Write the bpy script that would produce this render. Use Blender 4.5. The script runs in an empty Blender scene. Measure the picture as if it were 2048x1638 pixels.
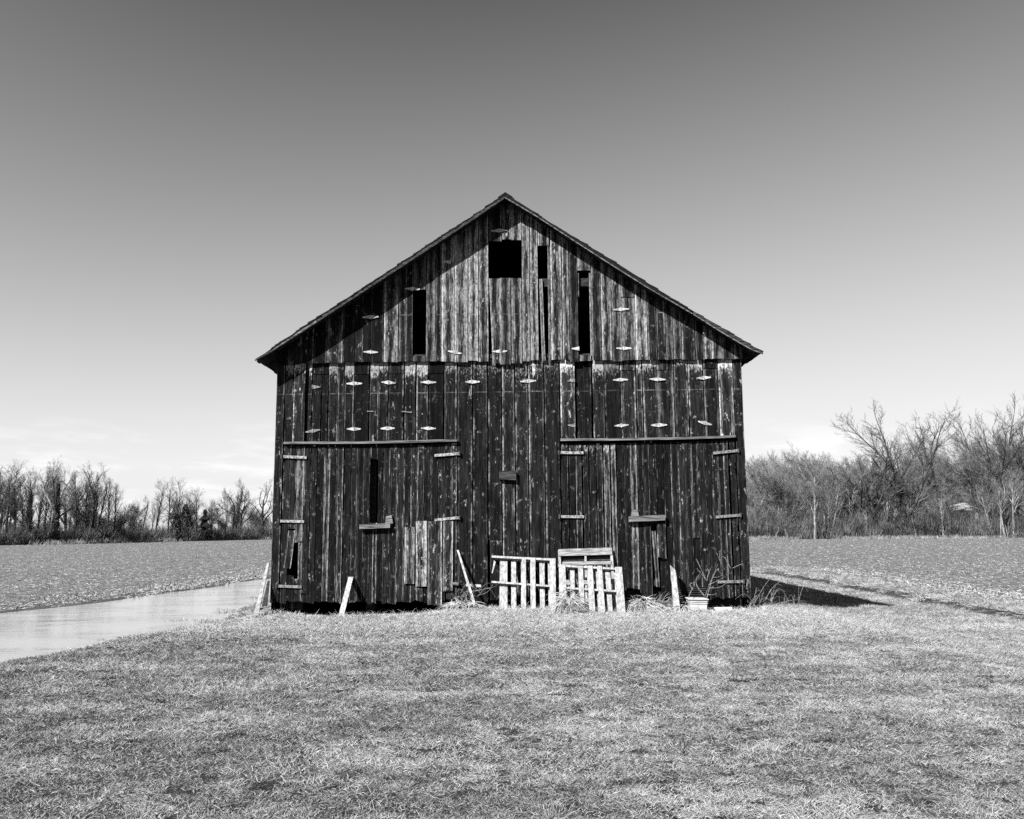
import bpy, bmesh, math, random
import numpy as np
from mathutils import Matrix, Vector, noise as mnoise

S = bpy.context.scene
COL = S.collection
R = math.radians

# ------------------------------------------------------------------ camera
F_PX, W_PX, H_PX = 1750.0, 2048.0, 1638.0
CAM = Vector((0.0, 0.0, 1.7))
PITCH, ROLL = math.atan(236.0 / F_PX), R(-0.35)
cam_data = bpy.data.cameras.new('camera')
cam_data.sensor_width = 36.0
cam_data.sensor_fit = 'HORIZONTAL'
cam_data.lens = F_PX / W_PX * 36.0
cam_data.clip_end = 5000.0
cam = bpy.data.objects.new('camera', cam_data)
COL.objects.link(cam)
CROT = Matrix.Rotation(math.pi / 2 + PITCH, 3, 'X') @ Matrix.Rotation(ROLL, 3, 'Z')
cam.matrix_world = Matrix.Translation(CAM) @ CROT.to_4x4()
S.camera = cam

# ------------------------------------------------------------------ light
SUN_TO = Vector((0.88, 1.0, -1.06)).normalized()          # the way the sunlight travels
SUN_EL = math.asin(-SUN_TO.z)
world = bpy.data.worlds.new('World')
S.world = world
world.use_nodes = True
wn, wl = world.node_tree.nodes, world.node_tree.links
sky = wn.new('ShaderNodeTexSky')
sky.sky_type = 'NISHITA'
sky.sun_disc = False
sky.sun_elevation = SUN_EL
sky.sun_rotation = math.atan2(-SUN_TO.x, -SUN_TO.y)
bgn = wn['Background']
bgn.inputs['Strength'].default_value = 0.055
sun_data = bpy.data.lights.new('sun', 'SUN')
sun_data.energy = 5.0
sun_data.angle = R(0.53)
sun = bpy.data.objects.new('sun', sun_data)
COL.objects.link(sun)
sun.rotation_euler = SUN_TO.to_track_quat('-Z', 'Y').to_euler()
sun.location = (-20, -20, 30)
vs = S.view_settings
vs.view_transform = 'Standard'
vs.look = 'None'
vs.gamma = 1.0
vs.exposure = 1.95
S.render.engine = 'CYCLES'
S.cycles.use_denoising = False
S.cycles.max_bounces = 4
S.cycles.diffuse_bounces = 2
S.render.filter_size = 1.1


def world_nodes():
    """Monochrome sky as through a deep red filter, with a few thin low clouds."""
    geo = wn.new('ShaderNodeTexCoord')
    sp = wn.new('ShaderNodeSeparateXYZ')
    wl.new(geo.outputs['Generated'], sp.inputs[0])
    mx = wn.new('ShaderNodeMath'); mx.operation = 'MAXIMUM'; mx.inputs[1].default_value = 0.07
    wl.new(sp.outputs['Z'], mx.inputs[0])
    cb = wn.new('ShaderNodeCombineXYZ')
    wl.new(sp.outputs['X'], cb.inputs[0]); wl.new(sp.outputs['Y'], cb.inputs[1]); wl.new(mx.outputs[0], cb.inputs[2])
    wl.new(cb.outputs[0], sky.inputs[0])
    sc = wn.new('ShaderNodeSeparateColor')
    wl.new(sky.outputs[0], sc.inputs[0])
    m = wn.new('ShaderNodeMath'); m.operation = 'MULTIPLY_ADD'
    wl.new(sc.outputs['Blue'], m.inputs[0]); m.inputs[1].default_value = -0.09
    wl.new(sc.outputs['Red'], m.inputs[2])
    # clouds: stretched noise in a low band all round
    mp = wn.new('ShaderNodeMapping'); mp.inputs['Scale'].default_value = (5, 5, 26); mp.inputs['Location'].default_value = (0.35, 0.2, 0.0)
    wl.new(geo.outputs['Generated'], mp.inputs[0])
    nz = wn.new('ShaderNodeTexNoise'); nz.inputs['Scale'].default_value = 1.6; nz.inputs['Detail'].default_value = 7; nz.inputs['Roughness'].default_value = 0.6
    wl.new(mp.outputs[0], nz.inputs['Vector'])
    cr = wn.new('ShaderNodeMapRange'); cr.interpolation_type = 'SMOOTHSTEP'
    cr.inputs['From Min'].default_value = 0.46; cr.inputs['From Max'].default_value = 0.66
    wl.new(nz.outputs[0], cr.inputs[0])
    band = wn.new('ShaderNodeMapRange'); band.interpolation_type = 'SMOOTHSTEP'
    band.inputs['From Min'].default_value = 0.14; band.inputs['From Max'].default_value = 0.06
    wl.new(sp.outputs['Z'], band.inputs[0])
    cm = wn.new('ShaderNodeMath'); cm.operation = 'MULTIPLY'
    wl.new(cr.outputs[0], cm.inputs[0]); wl.new(band.outputs[0], cm.inputs[1])
    # response of the film: deep upper sky, gently shouldered near the horizon
    def op(kind, a, b):
        x = wn.new('ShaderNodeMath'); x.operation = kind
        for i_, v_ in enumerate((a, b)):
            if v_ is None:
                continue
            if isinstance(v_, float):
                x.inputs[i_].default_value = v_
            else:
                wl.new(v_, x.inputs[i_])
        return x.outputs[0]
    v = op('MAXIMUM', op('SUBTRACT', op('MULTIPLY', m.outputs[0], 0.2116), 0.117), 0.020)
    t = op('MULTIPLY', op('SUBTRACT', 1.0, op('EXPONENT', op('MULTIPLY', v, -3.2), None)), 0.985)
    t = op('ADD', t, op('MULTIPLY', cm.outputs[0], 0.14))
    wl.new(op('MULTIPLY', t, 4.7), bgn.inputs['Color'])


world_nodes()

# ------------------------------------------------------------------ helpers
D = 18.6                     # distance of the barn's front wall


def ray(px, py):
    v = Vector(((px - W_PX / 2) / F_PX, -(py - H_PX / 2) / F_PX, -1.0))
    return CROT @ v


def W(px, py, Y=None):
    """The point of the upright plane at depth Y that the photograph shows at a pixel."""
    Y = D if Y is None else Y
    d = ray(px, py)
    return CAM + d * ((Y - CAM.y) / d.y)


def G(px, py, z=0.0):
    d = ray(px, py)
    return CAM + d * ((z - CAM.z) / d.z)


def PP(px, py, p0, nrm):
    d = ray(px, py)
    return CAM + d * ((p0 - CAM).dot(nrm) / d.dot(nrm))


def wx(px, py):
    return W(px, py).x


def wz(px, py):
    return W(px, py).z


def sstep(a, b, x):
    t = np.clip((np.asarray(x, float) - a) / (b - a), 0, 1)
    return t * t * (3 - 2 * t)


class MB:
    def __init__(s):
        s.v, s.f, s.uv = [], [], []

    def add(s, vs_, fs, uvs=None):
        o = len(s.v)
        s.v += [tuple(p) for p in vs_]
        s.f += [tuple(i + o for i in f) for f in fs]
        if uvs:
            s.uv += uvs

    def box(s, a, b):
        x0, y0, z0 = a; x1, y1, z1 = b
        s.add([(x0, y0, z0), (x1, y0, z0), (x1, y1, z0), (x0, y1, z0), (x0, y0, z1), (x1, y0, z1), (x1, y1, z1), (x0, y1, z1)],
              [(0, 3, 2, 1), (4, 5, 6, 7), (0, 1, 5, 4), (1, 2, 6, 5), (2, 3, 7, 6), (3, 0, 4, 7)])

    def hexa(s, q, back):
        """Front quad q (4 points, ccw from the front) and its extrusion by the vector back."""
        p = [Vector(c) for c in q]; b = [c + Vector(back) for c in p]
        s.add(p + b, [(0, 1, 2, 3), (7, 6, 5, 4), (0, 4, 5, 1), (1, 5, 6, 2), (2, 6, 7, 3), (3, 7, 4, 0)])

    def tube(s, pts, rad, sides=4, cap=True):
        pts = [Vector(p) for p in pts]
        n = len(pts); o = len(s.v)
        for i, p in enumerate(pts):
            d = (pts[min(i + 1, n - 1)] - pts[max(i - 1, 0)]).normalized()
            u = d.cross(Vector((0.31, 0.95, 0.07))); u.normalize(); w = d.cross(u)
            for k in range(sides):
                a = 2 * math.pi * k / sides
                s.v.append(tuple(p + (u * math.cos(a) + w * math.sin(a)) * rad[i]))
        for i in range(n - 1):
            for k in range(sides):
                k2 = (k + 1) % sides
                s.f.append((o + i * sides + k, o + i * sides + k2, o + (i + 1) * sides + k2, o + (i + 1) * sides + k))
        if cap:
            s.f.append(tuple(o + k for k in reversed(range(sides))))
            s.f.append(tuple(o + (n - 1) * sides + k for k in range(sides)))

    def mesh(s, name):
        m = bpy.data.meshes.new(name)
        m.from_pydata(s.v, [], s.f)
        if s.uv:
            l = m.uv_layers.new(name='UVMap')
            for i, lp in enumerate(m.loops):
                l.data[i].uv = s.uv[lp.vertex_index]
        m.update()
        return m

    def build(s, name, mat, parent=None, origin=None, smooth=False):
        if origin is not None:
            ox, oy, oz = origin
            s.v = [(x - ox, y - oy, z - oz) for x, y, z in s.v]
        m = s.mesh(name)
        if smooth:
            m.polygons.foreach_set('use_smooth', [True] * len(m.polygons))
        o = link(name, m, mat, parent)
        if origin is not None:
            o.location = origin
        return o


def link(name, mesh, mat, parent=None):
    o = bpy.data.objects.new(name, mesh)
    if mat is not None and mesh is not None and not mesh.materials:
        mesh.materials.append(mat)
    COL.objects.link(o)
    if parent is not None:
        o.parent = parent
        if parent.type == 'EMPTY' or True:
            o.matrix_parent_inverse = PINV.get(parent.name, Matrix.Identity(4))
    return o


PINV = {}


def tag(o, label, cat, group=None, kind=None):
    o['label'] = label
    o['category'] = cat
    if group:
        o['group'] = group
    if kind:
        o['kind'] = kind
    return o


def empty(name, loc=(0, 0, 0)):
    o = bpy.data.objects.new(name, None)
    COL.objects.link(o)
    o.location = loc
    PINV[o.name] = Matrix.Translation(-Vector(loc))        # children are given in world coordinates
    return o


# ------------------------------------------------------------------ materials (all neutral grey: a monochrome place)
def nodes_of(name):
    m = bpy.data.materials.new(name)
    m.use_nodes = True
    n, l = m.node_tree.nodes, m.node_tree.links
    b = n['Principled BSDF']
    b.inputs['Roughness'].default_value = 0.9
    b.inputs['Specular IOR Level'].default_value = 0.06
    return m, n, l, b


def N(n, t, **kw):
    x = n.new(t)
    for k, v in kw.items():
        if k in ('operation', 'interpolation_type', 'feature', 'data_type', 'blend_type', 'attribute_name', 'noise_dimensions', 'attribute_type'):
            setattr(x, k, v)
        else:
            x.inputs[k.replace('_', ' ')].default_value = v
    return x


KA = 0.66


def math_(n, l, op, a, b=None, c=None):
    x = n.new('ShaderNodeMath'); x.operation = op
    for i, v in enumerate((a, b, c)):
        if v is None:
            continue
        if isinstance(v, (int, float)):
            x.inputs[i].default_value = v
        else:
            l.new(v, x.inputs[i])
    return x.outputs[0]


def rng(n, l, v, a, b, lo=0.0, hi=1.0, smooth=True):
    x = n.new('ShaderNodeMapRange')
    if smooth:
        x.interpolation_type = 'SMOOTHSTEP'
    l.new(v, x.inputs[0])
    for i, q in enumerate((a, b, lo, hi)):
        x.inputs[i + 1].default_value = q
    return x.outputs[0]


def noise(n, l, vec, scale, detail=4, rough=0.55, stretch=None):
    if stretch:
        mp = n.new('ShaderNodeMapping'); mp.inputs['Scale'].default_value = stretch
        l.new(vec, mp.inputs[0]); vec = mp.outputs[0]
    x = n.new('ShaderNodeTexNoise'); x.inputs['Scale'].default_value = scale
    x.inputs['Detail'].default_value = detail; x.inputs['Roughness'].default_value = rough
    l.new(vec, x.inputs['Vector'])
    return x.outputs[0]


def lerp(n, l, f, a, b):
    """a + (b - a) * f with sockets or numbers."""
    x = n.new('ShaderNodeMix')
    for i, v in ((0, f), (2, a), (3, b)):
        if isinstance(v, (int, float)):
            x.inputs[i].default_value = v
        else:
            l.new(v, x.inputs[i])
    return x.outputs[0]


def bump(n, l, b, h, strength=0.5, dist=0.01):
    x = n.new('ShaderNodeBump'); x.inputs['Strength'].default_value = strength; x.inputs['Distance'].default_value = dist
    l.new(h, x.inputs['Height']); l.new(x.outputs[0], b.inputs['Normal'])


def wood_material(name, dark=0.0009, mid=0.0155, light=0.31, lines=()):
    """Old stained siding: dark grain, pale worn streaks, edges pale from wear and painted sunlight, knots. Object colour = (tone, wear, bare top)."""
    m, n, l, b = nodes_of(name)
    tc = n.new('ShaderNodeTexCoord'); oi = n.new('ShaderNodeObjectInfo')
    off = n.new('ShaderNodeVectorMath'); off.operation = 'SCALE'; off.inputs[0].default_value = (37.0, 91.0, 53.0)
    l.new(oi.outputs['Random'], off.inputs['Scale'])
    ad = n.new('ShaderNodeVectorMath'); ad.operation = 'ADD'
    l.new(tc.outputs['Object'], ad.inputs[0]); l.new(off.outputs[0], ad.inputs[1])
    P = ad.outputs[0]
    sep = n.new('ShaderNodeSeparateColor'); l.new(oi.outputs['Color'], sep.inputs[0])
    tone, wear, top = sep.outputs
    uv = n.new('ShaderNodeSeparateXYZ'); l.new(tc.outputs['UV'], uv.inputs[0])
    # knots: scattered cells that also bend the grain
    mp = n.new('ShaderNodeMapping'); mp.inputs['Scale'].default_value = (6.0, 0.6, 9.5); l.new(P, mp.inputs[0])
    vo = n.new('ShaderNodeTexVoronoi'); vo.inputs['Scale'].default_value = 1.0; vo.inputs['Randomness'].default_value = 1.0
    wob = n.new('ShaderNodeTexNoise'); wob.inputs['Scale'].default_value = 9.0; wob.inputs['Detail'].default_value = 2; l.new(P, wob.inputs['Vector'])
    wv = n.new('ShaderNodeVectorMath'); wv.operation = 'MULTIPLY_ADD'; wv.inputs[1].default_value = (0.45, 0.45, 0.45)
    l.new(wob.outputs['Color'], wv.inputs[0]); l.new(mp.outputs[0], wv.inputs[2])
    l.new(wv.outputs[0], vo.inputs['Vector'])
    kd = vo.outputs['Distance']
    ksel = n.new('ShaderNodeSeparateColor'); l.new(vo.outputs['Color'], ksel.inputs[0])
    kon = math_(n, l, 'MULTIPLY', rng(n, l, ksel.outputs[0], 0.80, 0.86), rng(n, l, ksel.outputs[1], 0.0, 0.8, 0.25, 1.0))
    halo = math_(n, l, 'MULTIPLY', rng(n, l, kd, 0.42, 0.16), kon)
    core = math_(n, l, 'MULTIPLY', rng(n, l, kd, 0.13, 0.08), kon)
    # grain, bent round the knots
    bend = n.new('ShaderNodeVectorMath'); bend.operation = 'MULTIPLY_ADD'
    cmb = n.new('ShaderNodeCombineXYZ'); l.new(halo, cmb.inputs[0])
    bend.inputs[1].default_value = (0.035, 0, 0); l.new(cmb.outputs[0], bend.inputs[0]); l.new(P, bend.inputs[2])
    g1 = noise(n, l, bend.outputs[0], 1.0, 7, 0.66, (44, 10, 1.7))
    g2 = noise(n, l, bend.outputs[0], 1.0, 5, 0.65, (120, 20, 6.0))
    big = noise(n, l, P, 1.0, 5, 0.62, (8, 2, 1.8))
    fleck = noise(n, l, P, 1.0, 5, 0.7, (24, 14, 13))
    grain = rng(n, l, math_(n, l, 'MULTIPLY_ADD', g2, 0.45, math_(n, l, 'MULTIPLY', g1, 0.6)), 0.40, 0.66)
    big2 = noise(n, l, P, 1.0, 4, 0.6, (14, 3, 1.7))
    base = math_(n, l, 'MULTIPLY', lerp(n, l, grain, dark, mid), rng(n, l, big2, 0.32, 0.68, 0.3, 1.7))
    # pale weathered streaks
    wsum = math_(n, l, 'ADD', math_(n, l, 'MULTIPLY', g1, 0.55), math_(n, l, 'MULTIPLY', big, 0.6))
    wsum = math_(n, l, 'ADD', wsum, math_(n, l, 'MULTIPLY', g2, 0.22))
    wsum = math_(n, l, 'ADD', wsum, math_(n, l, 'MULTIPLY', wear, 0.34))
    ed = math_(n, l, 'ABSOLUTE', math_(n, l, 'MULTIPLY_ADD', uv.outputs['X'], 2.0, -1.0))
    wsum = math_(n, l, 'ADD', wsum, math_(n, l, 'MULTIPLY_ADD', ed, 0.22, -0.12))
    streak = rng(n, l, wsum, 0.84, 1.08)
    # bare wood where the stain has washed off, from the top down
    tw = math_(n, l, 'MULTIPLY', math_(n, l, 'POWER', uv.outputs['Y'], 3.5), top)
    tsum = math_(n, l, 'ADD', math_(n, l, 'MULTIPLY', tw, 0.86), math_(n, l, 'ADD', math_(n, l, 'MULTIPLY', g2, 0.5), math_(n, l, 'MULTIPLY', fleck, 0.55)))
    bare = rng(n, l, tsum, 0.84, 0.98)
    # arrises paled by wear, and by the sun they catch put into the colour
    en = noise(n, l, P, 1.0, 3, 0.5, (3, 3, 1.5))
    side = math_(n, l, 'MULTIPLY_ADD', uv.outputs['X'], 2.0, -1.0)
    flip = math_(n, l, 'SIGN', math_(n, l, 'SUBTRACT', oi.outputs['Random'], 0.42))
    one = rng(n, l, math_(n, l, 'MULTIPLY', side, flip), -0.6, 0.2, 0.25, 1.0)
    brk = noise(n, l, P, 1.0, 4, 0.65, (9, 3, 4.5))
    edge = math_(n, l, 'MULTIPLY', rng(n, l, ed, 0.72, 0.94), rng(n, l, math_(n, l, 'MULTIPLY_ADD', wear, 0.2, math_(n, l, 'MULTIPLY_ADD', en, 0.5, math_(n, l, 'MULTIPLY', brk, 0.5))), 0.49, 0.63))
    edge = math_(n, l, 'MULTIPLY', edge, one)
    # short cross checks and places where the stain has flaked away
    tick = math_(n, l, 'MULTIPLY', rng(n, l, noise(n, l, bend.outputs[0], 1.0, 3, 0.6, (11, 5, 48)), 0.62, 0.70), rng(n, l, big, 0.52, 0.66))
    peel = math_(n, l, 'MULTIPLY', rng(n, l, noise(n, l, P, 1.0, 5, 0.72, (11, 4, 4.2)), 0.60, 0.66), rng(n, l, math_(n, l, 'MULTIPLY_ADD', fleck, 0.5, math_(n, l, 'MULTIPLY', g2, 0.5)), 0.44, 0.54))
    # knots: pale broken arc round a dark eye
    arc = math_(n, l, 'MULTIPLY', halo, rng(n, l, fleck, 0.46, 0.60))
    fl = math_(n, l, 'MULTIPLY', rng(n, l, fleck, 0.62, 0.70), rng(n, l, big2, 0.50, 0.62))
    f = math_(n, l, 'MAXIMUM', math_(n, l, 'MULTIPLY', streak, 0.52), math_(n, l, 'MULTIPLY', edge, 0.85))
    f = math_(n, l, 'MAXIMUM', f, math_(n, l, 'MULTIPLY', arc, 0.58))
    f = math_(n, l, 'MAXIMUM', f, math_(n, l, 'MULTIPLY', tick, 0.6))
    f = math_(n, l, 'MAXIMUM', f, math_(n, l, 'MULTIPLY', peel, 0.8))
    f = math_(n, l, 'MAXIMUM', f, math_(n, l, 'MULTIPLY', bare, 0.95))
    f = math_(n, l, 'MAXIMUM', f, math_(n, l, 'MULTIPLY', fl, 0.5))
    if lines:
        geo = n.new('ShaderNodeNewGeometry'); gs = n.new('ShaderNodeSeparateXYZ'); l.new(geo.outputs['Position'], gs.inputs[0])
        for (z0, slope) in lines:
            zz = math_(n, l, 'MULTIPLY_ADD', gs.outputs['X'], -slope, gs.outputs['Z'])
            dd = math_(n, l, 'ABSOLUTE', math_(n, l, 'SUBTRACT', zz, z0))
            ln = math_(n, l, 'MULTIPLY', rng(n, l, dd, 0.016, 0.006), rng(n, l, en, 0.40, 0.62, 0.0, 0.3))
            f = math_(n, l, 'MAXIMUM', f, ln)
    grit = rng(n, l, math_(n, l, 'MULTIPLY_ADD', fleck, 0.5, math_(n, l, 'MULTIPLY', g2, 0.5)), 0.36, 0.62, 0.12, 1.2)
    col = lerp(n, l, f, base, math_(n, l, 'MULTIPLY', grit, light))
    col = math_(n, l, 'MULTIPLY', col, math_(n, l, 'SUBTRACT', 1.0, math_(n, l, 'MULTIPLY', core, 0.75)))
    col = math_(n, l, 'MULTIPLY', col, math_(n, l, 'MULTIPLY', tone, 2.0 * KA))
    l.new(col, b.inputs['Base Color'])
    hgt_ = math_(n, l, 'ADD', math_(n, l, 'MULTIPLY', g2, 0.5), math_(n, l, 'ADD', math_(n, l, 'MULTIPLY', g1, 0.4), math_(n, l, 'MULTIPLY', halo, 0.25)))
    bump(n, l, b, hgt_, 0.9, 0.012)
    return m


def plain(name, lo, hi, scale=20, stretch=None, rough=0.9, bstr=0.3, bdist=0.004, a=0.35, c=0.65, coord='Object', spec=0.12):
    m, n, l, b = nodes_of(name)
    tc = n.new('ShaderNodeTexCoord'); oi = n.new('ShaderNodeObjectInfo')
    ad = n.new('ShaderNodeVectorMath'); ad.operation = 'ADD'
    sc = n.new('ShaderNodeVectorMath'); sc.operation = 'SCALE'; sc.inputs[0].default_value = (17, 29, 41)
    l.new(oi.outputs['Random'], sc.inputs['Scale'])
    l.new(tc.outputs[coord], ad.inputs[0]); l.new(sc.outputs[0], ad.inputs[1])
    v = noise(n, l, ad.outputs[0], scale, 6, 0.6, stretch)
    l.new(lerp(n, l, rng(n, l, v, a, c), lo * KA, hi * KA), b.inputs['Base Color'])
    b.inputs['Roughness'].default_value = rough
    b.inputs['Specular IOR Level'].default_value = spec
    if bstr:
        bump(n, l, b, v, bstr, bdist)
    return m


zl1, zr1 = W(560, 789), W(1470, 778)
zl2, zr2 = W(700, 633), W(1180, 628)
LINES = [(zl1.z - (zr1.z - zl1.z) / (zr1.x - zl1.x) * zl1.x, (zr1.z - zl1.z) / (zr1.x - zl1.x)),
         (zl2.z - (zr2.z - zl2.z) / (zr2.x - zl2.x) * zl2.x, (zr2.z - zl2.z) / (zr2.x - zl2.x))]
M = {}
M['siding'] = wood_material('weathered_siding', lines=LINES)
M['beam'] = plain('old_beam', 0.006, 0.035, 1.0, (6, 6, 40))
M['rail'] = plain('worn_rail', 0.03, 0.17, 1.0, (2, 30, 40))
M['fascia'] = plain('worn_fascia', 0.004, 0.05, 1.0, (3, 30, 30))
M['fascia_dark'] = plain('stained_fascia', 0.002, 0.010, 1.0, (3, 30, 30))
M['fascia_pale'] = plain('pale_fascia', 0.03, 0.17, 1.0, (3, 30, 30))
M['shingle'] = plain('old_shingle', 0.001, 0.012, 14, None, a=0.3, c=0.7)
M['iron_pale'] = plain('galvanised_iron', 0.14, 0.42, 16, None, rough=0.7, bstr=0.1, spec=0.3)
M['iron'] = plain('weathered_iron', 0.06, 0.22, 30, None, rough=0.8, bstr=0.15)
M['iron_strap'] = plain('strap_iron', 0.10, 0.32, 20, None, rough=0.8, bstr=0.2)
M['iron_dark'] = plain('rusted_iron', 0.02, 0.07, 40, None)
M['pallet'] = plain('sun_bleached_pallet', 0.16, 0.35, 1.0, (26, 26, 4), bstr=0.4)
M['pallet_old'] = plain('grey_pallet', 0.10, 0.27, 1.0, (5, 30, 40), bstr=0.4)
M['stick'] = plain('bleached_stick', 0.16, 0.38, 1.0, (24, 24, 9), bstr=0.5)
M['stick_grey'] = plain('grey_stick', 0.13, 0.25, 1.0, (12, 12, 12), bstr=0.2)
M['plastic'] = plain('white_plastic', 0.40, 0.5, 6, None, rough=0.5, bstr=0.0, spec=0.4)
M['twig'] = plain('dead_twig', 0.08, 0.26, 30)
M['straw'] = plain('dry_straw', 0.14, 0.42, 60, bstr=0)
M['black_iron'] = plain('dark_corrugated_iron', 0.008, 0.03, 10)


def grass_mat(name, lo, hi, patch_lo=0.45, patch_hi=0.62, tint=1.0, world_noise=True):
    m, n, l, b = nodes_of(name)
    oi = n.new('ShaderNodeObjectInfo'); geo = n.new('ShaderNodeNewGeometry')
    pn = noise(n, l, geo.outputs['Position'], 1.0, 4, 0.62, (0.55, 1.0, 0))
    pn2 = noise(n, l, geo.outputs['Position'], 1.0, 3, 0.6, (3.0, 4.5, 0))
    at = n.new('ShaderNodeAttribute'); at.attribute_name = 'shade'
    patch = rng(n, l, math_(n, l, 'ADD', math_(n, l, 'MULTIPLY', pn, 0.72), math_(n, l, 'MULTIPLY', pn2, 0.28)), patch_lo, patch_hi)
    # dry growth along the barn: a real change of plant, not of light
    gs = n.new('ShaderNodeSeparateXYZ'); l.new(geo.outputs['Position'], gs.inputs[0])
    dry = math_(n, l, 'MULTIPLY', rng(n, l, gs.outputs['Y'], 12.5, 17.5), rng(n, l, gs.outputs['Y'], 21.0, 18.6, 0.25, 1.0))
    dry = math_(n, l, 'MULTIPLY', dry, rng(n, l, math_(n, l, 'ABSOLUTE', gs.outputs['X']), 8.5, 6.0, 0.3, 1.0))
    patch = math_(n, l, 'MAXIMUM', patch, math_(n, l, 'MULTIPLY', dry, rng(n, l, pn2, 0.25, 0.5, 0.55, 1.0)))
    mixv = math_(n, l, 'MULTIPLY_ADD', patch, 0.29, math_(n, l, 'MULTIPLY_ADD', at.outputs['Fac'], 0.66, 0.03))
    mixv = math_(n, l, 'ADD', mixv, math_(n, l, 'MULTIPLY_ADD', oi.outputs['Random'], 0.2, -0.1))
    col = lerp(n, l, rng(n, l, mixv, 0.08, 0.78), lo * KA, hi * KA)
    l.new(col, b.inputs['Base Color'])
    b.inputs['Roughness'].default_value = 0.7
    b.inputs['Specular IOR Level'].default_value = 0.2
    return m


M['grass'] = grass_mat('lawn_grass', 0.028, 0.34)
M['drygrass'] = grass_mat('dry_grass', 0.14, 0.42)
M['bark_pale'] = plain('pale_bark', 0.08, 0.26, 1.0, (4, 4, 1.2), bstr=0.5, bdist=0.03)
M['bark_dark'] = plain('dark_bark', 0.016, 0.06, 1.0, (4, 4, 1.2), bstr=0.5, bdist=0.03)
M['twig_pale'] = plain('pale_twigs', 0.07, 0.20, 0.8, None, bstr=0)
M['twig_dark'] = plain('dark_twigs', 0.03, 0.10, 0.8, None, bstr=0)
M['ivy'] = plain('ivy_leaves', 0.02, 0.075, 3, None, bstr=0)
M['needles'] = plain('evergreen_needles', 0.012, 0.05, 3, None, bstr=0)
M['brush'] = plain('brushwood', 0.03, 0.16, 0.6, None, bstr=0)
M['brush_pale'] = plain('pale_brushwood', 0.03, 0.12, 0.6, None, bstr=0)
M['reed'] = plain('pale_reeds', 0.08, 0.25, 1.0, None, bstr=0)
M['stubble'] = plain('corn_stalks', 0.08, 0.40, 9, None, bstr=0)
M['clod'] = plain('dark_stalks', 0.02, 0.06, 5, None, bstr=0)

# ------------------------------------------------------------------ the ground
WATER_Z = -0.38


def near_shore(y):
    return np.interp(y, [4, 10, 11.5, 13.4, 15.2, 17.0, 19.5, 23, 30, 45], [-10.6, -8.8, -8.1, -7.4, -7.0, -6.7, -6.45, -6.6, -6.9, -7.0])


def far_shore(y):
    return np.interp(y, [4, 12, 18, 20.5, 23, 25.5, 28.5, 32, 37, 41, 46], [-30, -22, -16.5, -14.6, -13.2, -12.3, -11.7, -11.2, -10.7, -9.6, -7.0])


def fbm(x, y, s, seed=0.0, oct_=3):
    v = 0.0; a = 0.5; f = s
    for k in range(oct_):
        v += a * mnoise.noise(Vector((x * f + seed, y * f - seed, seed * 0.37 + k * 7.1)))
        a *= 0.5; f *= 2.03
    return v


def hgt(x, y):
    """Ground height."""
    n1 = fbm(x, y, 0.35, 3.3)
    n2 = fbm(x, y, 1.7, 8.1, 2)
    wob = 0.55 * n1 + 0.25 * n2
    ns, fs = float(near_shore(y)), float(far_shore(y))
    # lawn plateau and its fall to either side
    left = float(sstep(0.2, -2.2, x - ns - 2.0 + wob * 2.6 + 1.7 * fbm(x, y, 0.9, 23.0, 3)))
    right = float(sstep(5.0, 9.0, x + wob * 0.6)) * float(sstep(4.0, 13.0, y))
    back = float(sstep(36, 44, y))
    z = 0.035 * n1 + 0.018 * n2
    z += -0.42 * max(right, 0.0)
    if x < 0:
        z += -0.405 * left
    field = -0.32 + 0.05 * n1 + 0.02 * n2
    fr = float(sstep(12.6, 13.6, x + wob * 0.6))
    fl = float(sstep(0.9, -1.2, x - fs + wob * 1.6))
    if x > 0:
        z = z * (1 - fr) + field * fr
        rut = math.exp(-((x - 11.75 + 0.3 * n1) / 0.55) ** 2) * float(sstep(12, 18, y))
        z -= 0.11 * rut
        rut2 = math.exp(-((x - 9.9 + 0.2 * n1) / 0.4) ** 2) * float(sstep(15, 20, y))
        z -= 0.03 * rut2
    else:
        z = z * (1 - fl) + (field + 0.02) * fl
        if fs < x < ns and y < 47:
            e = min(x - fs, (ns - x) * 0.8)
            z = min(z, -0.37 - 0.13 * float(sstep(-0.2, 2.0, e + wob * 3.0)))
    if y > 40:
        z = z * (1 - back) + field * back
    # hollow washed out below the doors, and bare earth inside the barn
    if 15 < y < 40 and -6 < x < 6:
        z -= 0.26 * math.exp(-((x + 3.2) / 1.25) ** 2) * float(sstep(17.5, 18.25, y))
        z -= 0.12 * math.exp(-((x - 3.7) / 0.9) ** 2) * float(sstep(18.0, 18.5, y))
        z += 0.05 * math.exp(-((x - 0.2) / 1.6) ** 2) * float(sstep(16.6, 18.2, y))
        z += 0.05 * math.exp(-((x + 5.0) / 0.5) ** 2) * float(sstep(16.9, 18.0, y))
    return z


def axis(fine0, fine1, step, lo, hi):
    a = list(np.arange(fine0, fine1 + 1e-6, step))
    s, v = step, fine1
    while v < hi:
        s *= 1.22; v += s; a.append(min(v, hi))
    s, v = step, fine0
    while v > lo:
        s *= 1.22; v -= s; a.insert(0, max(v, lo))
    return a


GRID = {}


def gz(x, y):
    """Height of the finished ground mesh."""
    xs, ys, z = GRID['xs'], GRID['ys'], GRID['z']
    i = int(min(max(np.searchsorted(xs, x) - 1, 0), len(xs) - 2)); j = int(min(max(np.searchsorted(ys, y) - 1, 0), len(ys) - 2))
    u = (x - xs[i]) / (xs[i + 1] - xs[i]); v = (y - ys[j]) / (ys[j + 1] - ys[j])
    return float((z[j, i] * (1 - u) + z[j, i + 1] * u) * (1 - v) + (z[j + 1, i] * (1 - u) + z[j + 1, i + 1] * u) * v)


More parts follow.
